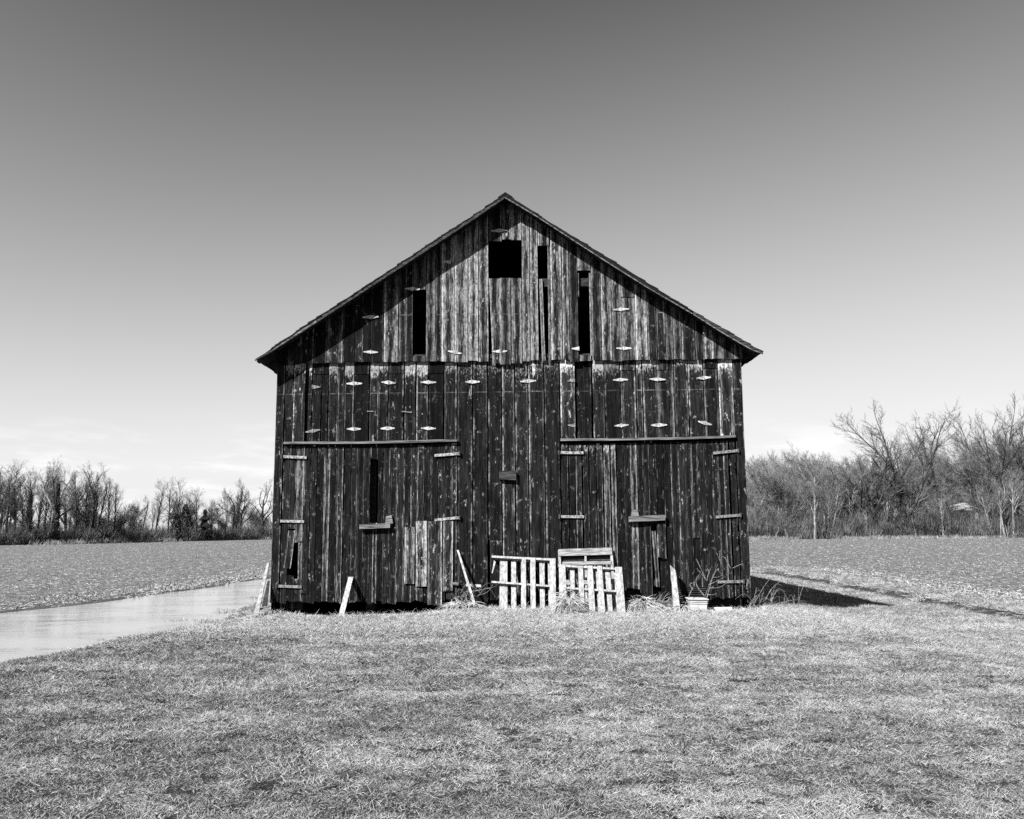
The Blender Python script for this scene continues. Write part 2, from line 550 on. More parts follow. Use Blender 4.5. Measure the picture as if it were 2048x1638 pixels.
def build_ground():
    xs = axis(-17, 16, 0.22, -1800, 1800)
    ys = axis(3, 40, 0.22, -60, 3500)
    nx, ny = len(xs), len(ys)
    verts = [(x, y, hgt(x, y)) for y in ys for x in xs]
    GRID.update(xs=np.array(xs), ys=np.array(ys), z=np.array([v[2] for v in verts]).reshape(ny, nx))
    faces = [(j * nx + i, j * nx + i + 1, (j + 1) * nx + i + 1, (j + 1) * nx + i) for j in range(ny - 1) for i in range(nx - 1)]
    m = bpy.data.meshes.new('ground')
    m.from_pydata(verts, [], faces)
    m.polygons.foreach_set('use_smooth', [True] * len(m.polygons))
    # field = 1 on ploughed land, rut = 1 in the wet wheel track
    fa = m.attributes.new('field', 'FLOAT', 'POINT'); ra = m.attributes.new('rut', 'FLOAT', 'POINT')
    fv, rv = [], []
    for x, y, z in verts:
        n1 = fbm(x, y, 0.35, 3.3)
        f = float(sstep(12.8, 13.6, x + n1)) if x > 0 else float(sstep(0.4, -0.6, x - float(far_shore(y)) + n1))
        f = max(f, float(sstep(40, 44, y)))
        fv.append(f)
        r = math.exp(-((x - 11.8 + 0.3 * n1) / 0.5) ** 2) * float(sstep(13, 18, y)) if x > 0 else 0
        if x < 0 and float(far_shore(y)) - 0.7 < x < float(near_shore(y)) + 0.4:
            r = 0.8
        rv.append(r)
    fa.data.foreach_set('value', fv); ra.data.foreach_set('value', rv)
    mat, n, l, b = nodes_of('ground_soil')
    geo = n.new('ShaderNodeNewGeometry'); P = geo.outputs['Position']
    f = n.new('ShaderNodeAttribute'); f.attribute_name = 'field'
    r = n.new('ShaderNodeAttribute'); r.attribute_name = 'rut'
    a1 = noise(n, l, P, 14, 8, 0.72); a2 = noise(n, l, P, 0.6, 5, 0.6); a3 = noise(n, l, P, 3.0, 6, 0.75, (0.6, 1, 1))
    soil = lerp(n, l, rng(n, l, math_(n, l, 'MULTIPLY_ADD', a1, 0.6, math_(n, l, 'MULTIPLY', a3, 0.4)), 0.42, 0.58), 0.018, 0.14)
    lit = n.new('ShaderNodeMath'); lit.operation = 'MULTIPLY'
    spk = rng(n, l, noise(n, l, P, 5.0, 9, 0.8, (0.7, 1.0, 1.0)), 0.55, 0.66)
    soil = lerp(n, l, math_(n, l, 'MULTIPLY', spk, 0.8), soil, 0.20)
    thatch = lerp(n, l, rng(n, l, math_(n, l, 'MULTIPLY_ADD', a1, 0.5, math_(n, l, 'MULTIPLY', a2, 0.5)), 0.36, 0.62), 0.004, 0.03)
    col = lerp(n, l, f.outputs['Fac'], thatch, soil)
    col = lerp(n, l, math_(n, l, 'MULTIPLY', r.outputs['Fac'], 0.7), col, 0.04)
    l.new(col, b.inputs['Base Color'])
    bump(n, l, b, math_(n, l, 'ADD', a1, a3), 1.0, 0.05)
    g = link('ground', m, mat)
    g['kind'] = 'structure'
    g['label'] = 'flat ploughed field and lawn around the barn'
    # standing water
    ys2 = np.arange(6, 47.01, 0.5)
    v = []
    for y in ys2:
        v.append((float(far_shore(y)) - 1.6, y, WATER_Z)); v.append((min(float(near_shore(y)) + 1.5, -5.6), y, WATER_Z))
    wm = bpy.data.meshes.new('water')
    wm.from_pydata(v, [], [(2 * i, 2 * i + 1, 2 * i + 3, 2 * i + 2) for i in range(len(ys2) - 1)])
    mat, n, l, b = nodes_of('muddy_water')
    geo = n.new('ShaderNodeNewGeometry')
    b.inputs['Base Color'].default_value = (0.16, 0.16, 0.16, 1)
    b.inputs['Roughness'].default_value = 0.06
    b.inputs['Specular IOR Level'].default_value = 0.5
    b.inputs['IOR'].default_value = 1.45
    w1 = noise(n, l, geo.outputs['Position'], 1.0, 4, 0.6, (1.6, 6.5, 1)); w2 = noise(n, l, geo.outputs['Position'], 1.0, 3, 0.6, (7, 22, 1))
    calm = rng(n, l, noise(n, l, geo.outputs['Position'], 0.35, 2), 0.4, 0.65, 0.35, 1.0)
    w0 = noise(n, l, geo.outputs['Position'], 1.0, 4, 0.6, (0.45, 1.9, 1))
    h = math_(n, l, 'MULTIPLY', math_(n, l, 'ADD', math_(n, l, 'MULTIPLY', w0, 1.6), math_(n, l, 'MULTIPLY_ADD', w2, 0.2, math_(n, l, 'MULTIPLY', w1, 0.7))), calm)
    bump(n, l, b, h, 0.22, 0.035)
    o = link('water', wm, mat)
    o['kind'] = 'structure'
    o['label'] = 'long shallow puddle of rain water beside the barn'


build_ground()

# ------------------------------------------------------------------ the barn
rnd = random.Random(11)
E_OV = 0.43                   # how far the roof stands out in front of the gable wall
BL = 18.0                     # length of the barn
YR = D - E_OV
TOPL = [(512.7, 716), (551, 688), (642, 627), (718, 577.5), (787, 532.5), (866, 480.5), (932, 437.5), (977.5, 407), (1010.5, 384.5)]
TOPR = [(1047.5, 407.5), (1097.6, 440.5), (1168.8, 484), (1226.8, 519), (1298, 564.5), (1340, 591.5), (1382, 616.6), (1448, 655), (1523.5, 700)]
LOWL = [(516, 721), (637, 643), (728.5, 582.5), (830, 516.5), (931.7, 449.5), (1010.5, 396)]
LOWR = [(1079, 437), (1131.8, 472), (1211, 523), (1300.6, 579.5), (1379.7, 625), (1448, 668.5), (1517, 708)]


def prof(px):
    p = [W(x, y, YR) for x, y in px]
    return [q.x for q in p], [q.z for q in p]


TX, TZ = prof(TOPL + TOPR)
LX, LZ = prof(LOWL + LOWR)
XL, XR_ = TX[0], TX[-1]
XRIDGE = TX[8]


def z_top(x):
    return float(np.interp(x, TX, TZ))


def z_low(x):
    return float(np.interp(x, LX, LZ))


barn = empty('barn', (0, D, 0))
tag(barn, 'tall old gabled barn of dark weathered vertical boards in the field', 'barn')


def board(x0, x1, z0, z1, parent, yf=D, thick=0.026, tone=0.5, wear=0.3, top=0.0, name='board', mat=None, segs=None, lean=0.0,
          zt=None, zb=None, bow=0.006, ragged=0.012, jit=0.0035, label=None, warp=0.0):
    """One plank: front face at yf; z1/zt may be a pair (left, right) for sloping cuts."""
    zl1_, zr1_ = zt if zt else (z1, z1)
    zl0, zr0 = zb if zb else (z0 + rnd.uniform(-ragged, ragged) * 0.6, z0 + rnd.uniform(-ragged, ragged) * 0.6)
    h = max(zl1_, zr1_) - min(zl0, zr0)
    segs = segs or max(2, min(7, int(h / 0.45)))
    cx = (x0 + x1) / 2
    mb = MB(); ph = rnd.uniform(0, 6.3); cup = rnd.uniform(-0.004, 0.004)
    pts, uvs = [], []
    tilt = rnd.uniform(-0.004, 0.004)
    for i in range(segs + 1):
        t = i / segs
        a = x0 + rnd.uniform(-jit, jit) + lean * (1 - t); c = x1 + rnd.uniform(-jit, jit) + lean * (1 - t)
        za = zl0 + (zl1_ - zl0) * t; zc = zr0 + (zr1_ - zr0) * t
        dy = -bow * math.sin(math.pi * t + ph * 0.3) - warp * (1 - t) ** 2
        ch = 0.0035
        row = [(a, yf + dy + ch - tilt), (a + ch, yf + dy - tilt), ((a + c) / 2, yf + dy - cup), (c - ch, yf + dy + tilt), (c, yf + dy + ch + tilt),
               (c, yf + dy + thick), (a, yf + dy + thick)]
        for k, (x, y) in enumerate(row):
            f = (x - a) / max(c - a, 1e-4)
            pts.append((x, y, za + (zc - za) * f)); uvs.append((f, t))
    m_ = 7
    fs = []
    for i in range(segs):
        for k in range(m_):
            k2 = (k + 1) % m_
            fs.append((i * m_ + k, i * m_ + k2, (i + 1) * m_ + k2, (i + 1) * m_ + k))
    fs.append(tuple(reversed(range(m_)))); fs.append(tuple(segs * m_ + k for k in range(m_)))
    mb.add(pts, fs, uvs)
    o = mb.build(name, mat or M['siding'], parent, origin=(cx, yf, z0))
    if parent is not None:
        o.matrix_parent_inverse = PINV[parent.name]
    o.color = (tone * 0.5, wear, top, 1)
    if label:
        o['label'] = label
    return o


def tone():
    return max(0.3, rnd.gauss(1.0, 0.4))


def build_barn():
    YG = D - 0.075            # gable boards stand proud of the wall below
    # ---- frame behind the boards
    def beam(a, b, name='beam'):
        mb = MB(); mb.box(a, b)
        mb.build(name, M['beam'], barn)
    xl, xr = wx(553, 760), wx(1485, 760)
    for py in (742, 893, 1082, 1190):
        z = wz(1018, py)
        beam((xl + 0.05, D + 0.16, z - 0.07), (xr - 0.05, D + 0.205, z + 0.07), 'girt')
    for px in (571, 742, 915, 1120, 1298, 1470):
        x = wx(px, 900)
        beam((x - 0.09, D + 0.21, -0.15), (x + 0.09, D + 0.39, z_low(x) - 0.15), 'post')
    z = wz(1018, 566); xw = (z_low(0) - z) * 1.2
    beam((-xw + 0.3, D - 0.02, z - 0.09), (xw - 0.3, D + 0.09, z + 0.09), 'girt')
    z = wz(1018, 712)
    beam((xl + 0.1, D - 0.03, z - 0.045), (xr - 0.1, D + 0.07, z + 0.04), 'girt')
    for (a, b) in (((832, 622), (880, 560)), ((1165, 600), (1215, 660))):
        p, q = W(*a, D + 1.0), W(*b, D + 1.0)
        mb = MB(); mb.tube([p, q], [0.08, 0.08], 4); mb.build('brace', M['beam'], barn)

    # ---- gable boards: edges read along the foot of the gable
    GE = [553, 581, 604, 629.5, 655, 686.6, 710.7, 727, 741, 768, 797, 813.6, 826]
    foot = lambda px: float(np.interp(px, [553, 627, 740, 870, 936, 960, 990, 1020, 1060, 1110, 1180, 1300, 1400, 1485], [731, 725.5, 725, 724, 722, 724, 723, 725, 722.5, 721, 722, 720, 718.5, 717.5]))

    def gb(p0, p1, top=None, bottom=None, **k):
        ga, gb_ = rnd.uniform(0.002, 0.012), rnd.uniform(0.002, 0.012); x0, x1 = wx(p0, 715) + ga, wx(p1, 715) - gb_
        zb = wz((p0 + p1) / 2, foot((p0 + p1) / 2) if bottom is None else bottom) + rnd.uniform(-0.035, 0.01)
        if top is None:
            zt = (z_low(x0) + 0.05, z_low(x1) + 0.05)
            if x0 < XRIDGE < x1:
                zt = (z_low(x0) + 0.05, z_low(x1) + 0.05)
        else:
            zt = (wz(p0, top), wz(p1, top))
        k['tone'] = k.get('tone', tone() * 1.25) * 0.84; k['wear'] = k.get('wear', rnd.uniform(0.35, 0.8)) * 1.0 + 0.03; k.setdefault('bow', rnd.uniform(0, 0.01))
        k.setdefault('yf', YG - rnd.uniform(0, 0.012))
        board(x0, x1, zb, max(zt), barn, zt=zt, **k)
    for a, b in zip(GE[:-1], GE[1:]):
        far = a < 730
        gb(a, b, wear=rnd.uniform(0.1, 0.5) if far else rnd.uniform(0.3, 0.7), tone=tone() * (0.95 if far else 1.15), top=None)
    gb(826, 852, bottom=580)
    gb(826, 852, top=713, bottom=724, yf=YG + 0.012)
    for a, b in zip([852, 870.7, 883.4, 910, 936.7, 957], [870.7, 883.4, 910, 936.7, 957, 977.6]):
        gb(a, b, tone=tone() * 1.35, wear=rnd.uniform(0.5, 0.95))
    gb(978.5, 1005, bottom=482, tone=0.9); gb(1005, 1023, bottom=482, tone=1.3); gb(1023, 1044.5, bottom=482, tone=1.5, wear=0.9)
    gb(978, 1000, top=559, bottom=726, lean=0.07, tone=1.3, wear=0.7)
    gb(1000, 1022.5, top=558, bottom=728, tone=1.2, wear=0.7, yf=YG - 0.02)
    gb(1022.5, 1044.5, top=558, bottom=725, tone=1.35, wear=0.75)
    gb(1045, 1060, tone=1.5, wear=0.85); gb(1060.5, 1077.8, tone=1.55, wear=0.9, yf=YG - 0.015)
    gb(1077.8, 1101, bottom=494, tone=1.3)
    gb(1079, 1087, top=560, bottom=720, lean=0.05, tone=1.5, wear=0.95)
    gb(1096.5, 1102, top=494, bottom=722, tone=1.4, wear=0.9)
    for a, b in zip([1102, 1125, 1139.7], [1125, 1139.7, 1157.3]):
        gb(a, b, tone=tone() * 1.3, wear=rnd.uniform(0.45, 0.85))
    gb(1157.3, 1183.5, bottom=544, tone=1.3, wear=0.8)
    gb(1158, 1161, top=548, bottom=595, tone=1.6, wear=0.9)
    gb(1158.5, 1182, top=711, bottom=721, yf=YG + 0.014)
    gb(1180, 1184.4, top=548, bottom=710, tone=1.5, wear=0.9)
    RE = [1184.6, 1204, 1224, 1244, 1271.6, 1295, 1313.8, 1331, 1346.7, 1362.6, 1390, 1408.7, 1422, 1443, 1466.7, 1484]
    for a, b in zip(RE[:-1], RE[1:]):
        if (a, b) == (1244, 1271.6):
            gb(a, b, bottom=596, tone=1.1); gb(a, b, top=597.5, tone=1.2, wear=0.8)
        else:
            gb(a, b, tone=tone() * 1.2, wear=rnd.uniform(0.4, 0.85))

    # ---- wall between the gable and the door rails
    rail_l = lambda px: np.interp(px, [567, 914], [884.5, 880]); rail_r = lambda px: np.interp(px, [1120, 1470], [879, 872])
    topz = lambda px: wz(px, foot(px)) + 0.1

    def mb_(p0, p1, bot, cut=None, **k):
        x0, x1 = wx(p0, 810) + rnd.uniform(0.003, 0.016), wx(p1, 810) - rnd.uniform(0.003, 0.014)
        mid = (p0 + p1) / 2
        kk = dict(tone=tone() * 0.85, wear=rnd.uniform(0.05, 0.42), top=rnd.uniform(0.55, 1.0), yf=D - rnd.uniform(0, 0.014))
        kk.update(k)
        if cut:
            board(x0, x1, wz(mid, cut - 0.6), topz(mid), barn, **{**kk, 'top': 0.9, 'ragged': 0.003})
            board(x0 + 0.004, x1 - 0.004, wz(mid, bot), wz(mid, cut + 0.9), barn, **{**kk, 'top': 0.3, 'yf': kk['yf'] - 0.004, 'tone': kk['tone'] * 0.85})
        else:
            board(x0, x1, wz(mid, bot), topz(mid), barn, **kk)
    ML = [569, 586.6, 606, 617, 624, 643, 656, 675.5, 688, 708, 739, 757.5, 776, 808, 831.7, 856, 888, 913.5]
    CUT = {(708, 739): 749, (776, 808): 747.5, (856, 888): 747, (624, 643): 749, (643, 656): 749}
    for a, b in zip(ML[:-1], ML[1:]):
        if (a, b) == (606, 617):
            mb_(606, 611, rail_l(609), wear=0.5); mb_(611, 617.3, rail_l(612), yf=D + 0.05, tone=0.5)
            continue
        mb_(a, b, rail_l((a + b) / 2) + 2, CUT.get((a, b)), lean=rnd.uniform(-0.01, 0.01))
    MR = [1120, 1150.5, 1185, 1209, 1241, 1273, 1285, 1315, 1349, 1377, 1408, 1438, 1468]
    CUTR = {(1241, 1273): 741, (1315, 1349): 740, (1408, 1438): 737}
    for a, b in zip(MR[:-1], MR[1:]):
        if a == 1150.5:
            mb_(1154, 1184.5, rail_r(1170) + 1, yf=D + 0.045, tone=0.55, wear=0.0, top=0.1)
            continue
        mb_(a, b, rail_r((a + b) / 2) + 1, CUTR.get((a, b)), tone=tone() * 1.1, wear=rnd.uniform(0.15, 0.55), lean=rnd.uniform(-0.008, 0.016))
    # corner boards
    for p0, p1, b_ in ((552.5, 568.3, 1204), (1469, 1485.5, 1195)):
        board(wx(p0, 800), wx(p1, 800), wz(p0, b_) + 0.0, topz((p0 + p1) / 2), barn, tone=0.85 if p0 < 900 else 1.0, wear=0.15, yf=D - 0.012, top=0.3)
    # centre boards, full height
    CE = [914.3, 945.2, 975.4, 1003.5, 1030, 1056.5, 1089, 1120]
    for i, (a, b) in enumerate(zip(CE[:-1], CE[1:])):
        x0, x1 = wx(a, 850) + 0.013, wx(b, 850) - 0.012
        zb = wz(a, [1207, 1205, 1206, 1203, 1204, 1206, 1200][i])
        k = dict(tone=[0.8, 0.75, 0.8, 1.15, 1.0, 0.95, 0.7][i], wear=[0.15, 0.12, 0.1, 0.42, 0.3, 0.3, 0.1][i], top=0.45, yf=D - [0.0, 0.012, 0.0, 0.014, 0.005, 0.016, 0.002][i], lean=0.004, segs=12)
        if i == 2:
            board(x0, x1, wz(a, 1080), topz((a + b) / 2), barn, **k); board(x0 + 0.03, x1, wz(a, 1200), wz(a, 1081), barn, **{**k, 'yf': D + 0.01, 'tone': 0.6})
        else:
            board(x0, x1, zb, topz((a + b) / 2), barn, **k)
    # pale split of bare wood hanging below the gable
    mb = MB(); q = [W(1066, 757, D - 0.035), W(1070.5, 746, D - 0.035), W(1071, 729, D - 0.035), W(1064, 727, D - 0.035)]
    mb.hexa(q, (0, 0.02, 0)); mb.build('splinter', M['iron_pale'], barn)
    for q in ([(1150, 727), (1185, 727), (1185, 742), (1150, 735)],):
        pass

    # ---- rails over the doors
    def rail(p0, y0, p1, y1, th, name='door_rail', yf=D - 0.09, mat='rail', depth=0.085):
        mb = MB(); n_ = 9; ps = []
        for i in range(n_):
            t = i / (n_ - 1); px = p0 + (p1 - p0) * t; py = y0 + (y1 - y0) * t + math.sin(t * math.pi) * 1.6 + rnd.uniform(-0.3, 0.3)
            ps.append((W(px, py - th / 2, yf), W(px, py + th / 2, yf)))
        for (a, b), (c, d) in zip(ps[:-1], ps[1:]):
            mb.hexa([b, d, c, a], (0, depth, 0))
        return mb.build(name, M[mat], barn)
    rail(567, 885.5, 914, 880.5, 4.6); rail(1121, 879.5, 1471, 872.5, 4.6)

    # ---- doors
    def door(px0, px1, mids, zt_px, zb_px, name='barn_door'):
        x0, x1 = wx(px0 if px0 != 741 else 757, 1040), wx(px1 if px1 != 741 else 739, 1040)
        def batten(py):
            mb = MB(); z = wz((px0 + px1) / 2, py); mb.box((x0 + 0.03, D + 0.03, z - 0.06), (x1 - 0.03, D + 0.055, z + 0.06)); return mb
        o = batten(1040).build(name, M['beam'], barn, origin=(x0, D, 0)); o.matrix_parent_inverse = PINV['barn']
        PINV[o.name] = Matrix.Translation((-x0, -D, 0))
        for py in (925, 1165):
            batten(py).build('batten', M['beam'], o).matrix_parent_inverse = PINV[o.name]
        return o

    def db(dr, a, b, ty, by, yref=926, **k):
        x0, x1 = wx(a, yref) + rnd.uniform(0.002, 0.010), wx(b, yref) - rnd.uniform(0.002, 0.008)
        kk = dict(tone=tone() * 0.68, wear=max(0, rnd.gauss(0.16, 0.2)), top=rnd.uniform(0.0, 0.45), yf=D - rnd.uniform(0, 0.010), lean=rnd.uniform(-0.006, 0.006), bow=rnd.uniform(0, 0.010), ragged=0.055)
        kk.update(k)
        return board(x0, x1, wz((a + b) / 2, by), wz((a + b) / 2, ty), dr, **kk)
    DL = [567, 580, 594, 609, 622, 634.5, 648.4, 661, 675, 689, 703, 715.7, 729.6, 740.5]
    d1 = door(567, 741, None, 893, 1207)
    d2 = door(741, 915, None, 893, 1207)
    for a, b in zip(DL[:-1], DL[1:]):
        ty = np.interp(a, [567, 740], [892, 896]); by = 1206 + rnd.uniform(-3, 2)
        if a == 580:
            db(d1, a, b, ty, 1060, wear=0.4); db(d1, a, b, 1061, 1136, wear=0.55, warp=0.16, tone=1.3, lean=-0.03, jit=0.006); db(d1, a, b, 1150, by, tone=0.5, wear=0.0)
        elif a == 594:
            db(d1, a, b, ty, 1085, wear=0.7, tone=1.1); db(d1, 601, b, 1085, 1160, wear=0.9, tone=1.2); db(d1, a, b, 1158, by, wear=0.2)
        elif a == 675:
            db(d1, a, 687, ty, by, wear=0.55, tone=1.2)
        elif a == 648.4:
            db(d1, a, b, ty, by, wear=0.75, tone=1.15)
        elif a == 609:
            db(d1, a, b, ty, 1188); db(d1, a, b, 1190, 1204, yf=D + 0.01, tone=0.5)
        else:
            db(d1, a, b, ty, by)
    DR = [756.5, 766.7, 780.6, 794.5, 808.4, 821, 835, 849, 863, 875.7, 890.8, 903.5, 914]
    db(d2, 741, 756, 894, 919, tone=0.9); db(d2, 741, 748, 1046, 1206, tone=0.6); db(d2, 748, 756.5, 1046, 1207, wear=0.6)
    for a, b in zip(DR[:-1], DR[1:]):
        ty = np.interp(a, [740, 914], [896, 886]); by = 1207 + rnd.uniform(-4, 3)
        if a == 890.8:
            db(d2, a, b, ty, 1168)
        elif a in (821, 835):
            db(d2, a, b, ty, by - 3, tone=1.0, wear=0.35)
        else:
            db(d2, a, b, ty, by)
    # repair boards nailed over the right-hand door
    for a, b, t_, b_, tn, we in ((809.6, 830.5, 1054, 1167, 1.5, 0.72), (831.6, 854, 1042, 1173, 1.9, 0.78), (855, 885, 1043, 1209, 1.5, 0.45), (886, 907, 1042, 1182, 1.9, 0.6)):
        db(d2, a, b, t_, b_, yref=1100, yf=D - 0.045, tone=tn, wear=we, ragged=0.01, name='repair_board')
    db(d2, 893, 902, 1183, 1200, yref=1100, tone=1.0, wear=0.4)
    db(d2, 902, 909, 1175, 1201, yref=1100, tone=0.8, wear=0.2)
    # right-hand pair
    d3 = door(1120, 1298, None, 885, 1195)
    d4 = door(1298, 1471, None, 885, 1195)
    DE = [1121, 1137, 1151, 1164, 1178, 1192, 1206, 1220, 1233, 1247, 1260, 1274, 1286, 1298]
    for a, b in zip(DE[:-1], DE[1:]):
        ty = 886 + (rnd.uniform(1, 6) if a < 1230 else 0); by = 1199 + rnd.uniform(-3, 2)
        k = {}
        if a in (1206, 1220):
            k = dict(tone=1.1, wear=0.78, top=0.5)
        if a == 1260:
            k = dict(tone=1.2, wear=0.75)
        if a in (1247, 1260):
            by = 1177
        if a < 1230:
            g = rnd.uniform(0.6, 1.6); db(d3, a + g, b - g * 0.7, ty, by, **{**dict(top=0.42), **k})
        else:
            db(d3, a, b, ty, by, **k)
    DF = [1298, 1313, 1327, 1341, 1356, 1369, 1382, 1396, 1410, 1424, 1435, 1447, 1460, 1470.5]
    for a, b in zip(DF[:-1], DF[1:]):
        ty = np.interp(a, [1298, 1470], [886, 880]); by = 1195 + rnd.uniform(-3, 3)
        if a == 1298:
            db(d4, a, b, ty, 1042); db(d4, 1302.5, 1311, 1062, 1172, wear=0.7, tone=1.0, lean=0.06, yf=D - 0.03, yref=1062)
        elif a == 1313:
            db(d4, a, b, ty, 1046); db(d4, 1314, 1332, 1047, 1115, wear=0.4, tone=1.15, yf=D - 0.05, yref=1080); db(d4, 1316, b, 1118, by, tone=0.4, wear=0.0, yf=D + 0.02)
        elif a == 1356:
            db(d4, a, b, ty, 1178)
        elif a == 1369:
            db(d4, a, b, ty, 1178, tone=0.7)
        elif a == 1382:
            db(d4, a, b, ty, 1074, wear=0.5); db(d4, a, b, 1076, 1180, tone=0.45, wear=0.0, yf=D + 0.012)
        elif a == 1447:
            db(d4, a, 1457, ty, by, wear=0.5, tone=1.0)
        else:
            db(d4, a, b, ty, by)

    # ---- strap hinges of the doors
    def strap(dr, p0, y0, p1, y1, pale, root_left):
        mb = MB(); yf = D - 0.045
        q = [W(p0, y0 + 2.6, yf), W(p1, y1 + 2.6, yf), W(p1, y1 - 2.6, yf), W(p0, y0 - 2.6, yf)]
        mb.hexa(q, (0, 0.03, 0))
        o = mb.build('strap_hinge', M['iron_strap' if pale else 'iron'], dr); o.matrix_parent_inverse = PINV[dr.name]
        kx = (p0, y0) if root_left else (p1, y1)
        mb = MB(); c = W(kx[0], kx[1], yf - 0.01); mb.tube([c + Vector((0, 0, -0.045)), c + Vector((0, 0, 0.045))], [0.022, 0.022], 6)
        for t in (0.3, 0.6, 0.88):
            px = p0 + (p1 - p0) * t; py = y0 + (y1 - y0) * t
            c = W(px, py, yf - 0.004); mb.tube([c, c + Vector((0, 0.012, 0))], [0.013, 0.013], 6)
        k = mb.build('bolts', M['iron_dark'], dr); k.matrix_parent_inverse = PINV[dr.name]
        k.name = 'hinge_pin'
    strap(d1, 563, 913, 613, 915, 1, 1); strap(d1, 557, 1042, 608, 1043, 1, 1); strap(d1, 553, 1172, 603, 1174, 0, 1)
    strap(d2, 869, 911, 919, 907, 1, 0); strap(d2, 869, 1040, 919, 1035, 1, 0)
    strap(d3, 1118, 905, 1167, 905.5, 1, 1); strap(d3, 1119, 1033, 1168, 1033.5, 1, 1)
    strap(d4, 1427, 906, 1477, 901, 0, 0); strap(d4, 1432, 1034, 1482, 1030, 0, 0); strap(d4, 1436, 1164, 1488, 1163, 0, 0)

    # ---- latch bars and cleats
    def bar(p0, y0, p1, y1, th, mat, name, yf, depth=0.05, parent=barn):
        mb = MB()
        mb.hexa([W(p0, y0 + th / 2, yf), W(p1, y1 + th / 2, yf), W(p1, y1 - th / 2, yf), W(p0, y0 - th / 2, yf)], (0, depth, 0))
        return mb.build(name, M[mat], parent)
    bar(718.5, 1053.5, 780, 1051, 9, 'fascia_pale', 'latch_bar', D - 0.12, 0.05)
    bar(1258, 1038.5, 1330.5, 1035, 11, 'rail', 'latch_bar', D - 0.12, 0.06)
    bar(998, 950, 1032, 951, 18, 'fascia', 'wooden_cleat', D - 0.1, 0.09)
    bar(932, 1170, 962, 1172, 5, 'stick', 'wooden_cleat', D - 0.07, 0.05)
    for (a, b, c, d_, e, f) in ((770, 1043, 783, 1030, 7, 0), (1262, 1029, 1275, 1018, 6, 1)):
        mb = MB(); mb.hexa([W(a, b + e, D - 0.08), W(c + 3, b + e - 3, D - 0.08), W(c, d_, D - 0.06), W(a + 2, d_ + 3, D - 0.06)], (0, 0.04, 0)); mb.build('broken_cleat', M['rail'], barn)
    bar(905, 1167, 917, 1168, 5, 'rail', 'wooden_cleat', D - 0.08, 0.05)

    # ---- diamond hinges of the ventilator boards
    def hinge(px, py, half=0, tilt=0.0, dim=False):
        Y = (YG if py < 722 else D) - 0.028
        mb = MB(); w, h = 15.4 * rnd.uniform(0.9, 1.06), 3.6 * rnd.uniform(0.82, 1.1); py0 = py; tilt += rnd.uniform(-1.1, 1.1)
        sides = [-1, 1] if half == 0 else [half]
        for s_ in sides:
            q = [(px + s_ * 0.5, py - h), (px + s_ * w, py - 1.0 + s_ * tilt), (px + s_ * w, py + 1.0 + s_ * tilt), (px + s_ * 0.5, py + h)]
            p = [W(x, y, Y) for x, y in q]
            if s_ > 0:
                p = p[::-1]
            mb.hexa(p, (0, 0.008, 0))
        c = W(px, py, Y)
        mb.tube([c + Vector((0, 0, -0.044)), c + Vector((0, 0, 0.044))], [0.011, 0.011], 6)
        o = mb.build('vent_hinge', M['iron' if dim else 'iron_pale'], barn)
    for h in ((741.5, 704), (910, 704.5, 0, 3.5), (999, 702.5), (997.6, 461), (901, 523.6, -1), (825, 577.7), (741, 634), (1242.6, 618.6), (1248, 696.4), (1158, 697, -1),
              (624.7, 774, 1, 0, True), (708.7, 767), (777, 765), (856.7, 764.4), (625.7, 861.7, 0, -3, True), (707.7, 857.8), (775, 856.6), (856.7, 856.6),
              (945.2, 763.5), (1056.3, 762), (1241, 759.5), (1315, 758.5), (1407.7, 755.5), (1243, 850.7), (1318, 850, 0, 0), (1410, 846, 0, 3),
              (1149, 761, -1, 0, True), (1150, 851, -1, 0, True)):
        hinge(*h)
    # small hooks that keep the ventilators shut
    for (a, b, c, d_) in ((734, 823, 748, 823), (803, 823, 824, 825), (1267, 674, 1282, 677), (1050, 752, 1055, 745)):
        mb = MB(); mb.tube([W(a, b, D - 0.03), W(c, d_, D - 0.03)], [0.012, 0.012], 5); mb.build('vent_hook', M['iron'], barn)

    # ---- roof
    nX = 40
    xs_l = np.linspace(XL, XRIDGE, nX); xs_r = np.linspace(XRIDGE, XR_, nX)
    for side, xs_ in (('l', xs_l), ('r', xs_r)):
        mb = MB(); pts = []
        for Y in (YR + 0.035, D + BL + 0.3):
            for x in xs_:
                pts.append((x, Y, z_top(x) - 0.045))
            for x in xs_:
                pts.append((x, Y, max(z_low(x) + 0.055, z_top(x) - 0.11)))
        n_ = nX; fs = []
        for i in range(n_ - 1):
            fs += [(i, i + 1, 2 * n_ + i + 1, 2 * n_ + i), (n_ + i + 1, n_ + i, 3 * n_ + i, 3 * n_ + i + 1), (i + 1, i, n_ + i, n_ + i + 1), (2 * n_ + i, 2 * n_ + i + 1, 3 * n_ + i + 1, 3 * n_ + i)]
        fs += [(0, 2 * n_, 3 * n_, n_), (n_ - 1, 2 * n_ - 1, 4 * n_ - 1, 3 * n_ - 1)]
        mb.add(pts, fs)
        roof = mb.build('roof', M['beam'], barn)
        # courses of shingles, each lapped over the one below
        mb = MB(); n_c = 62
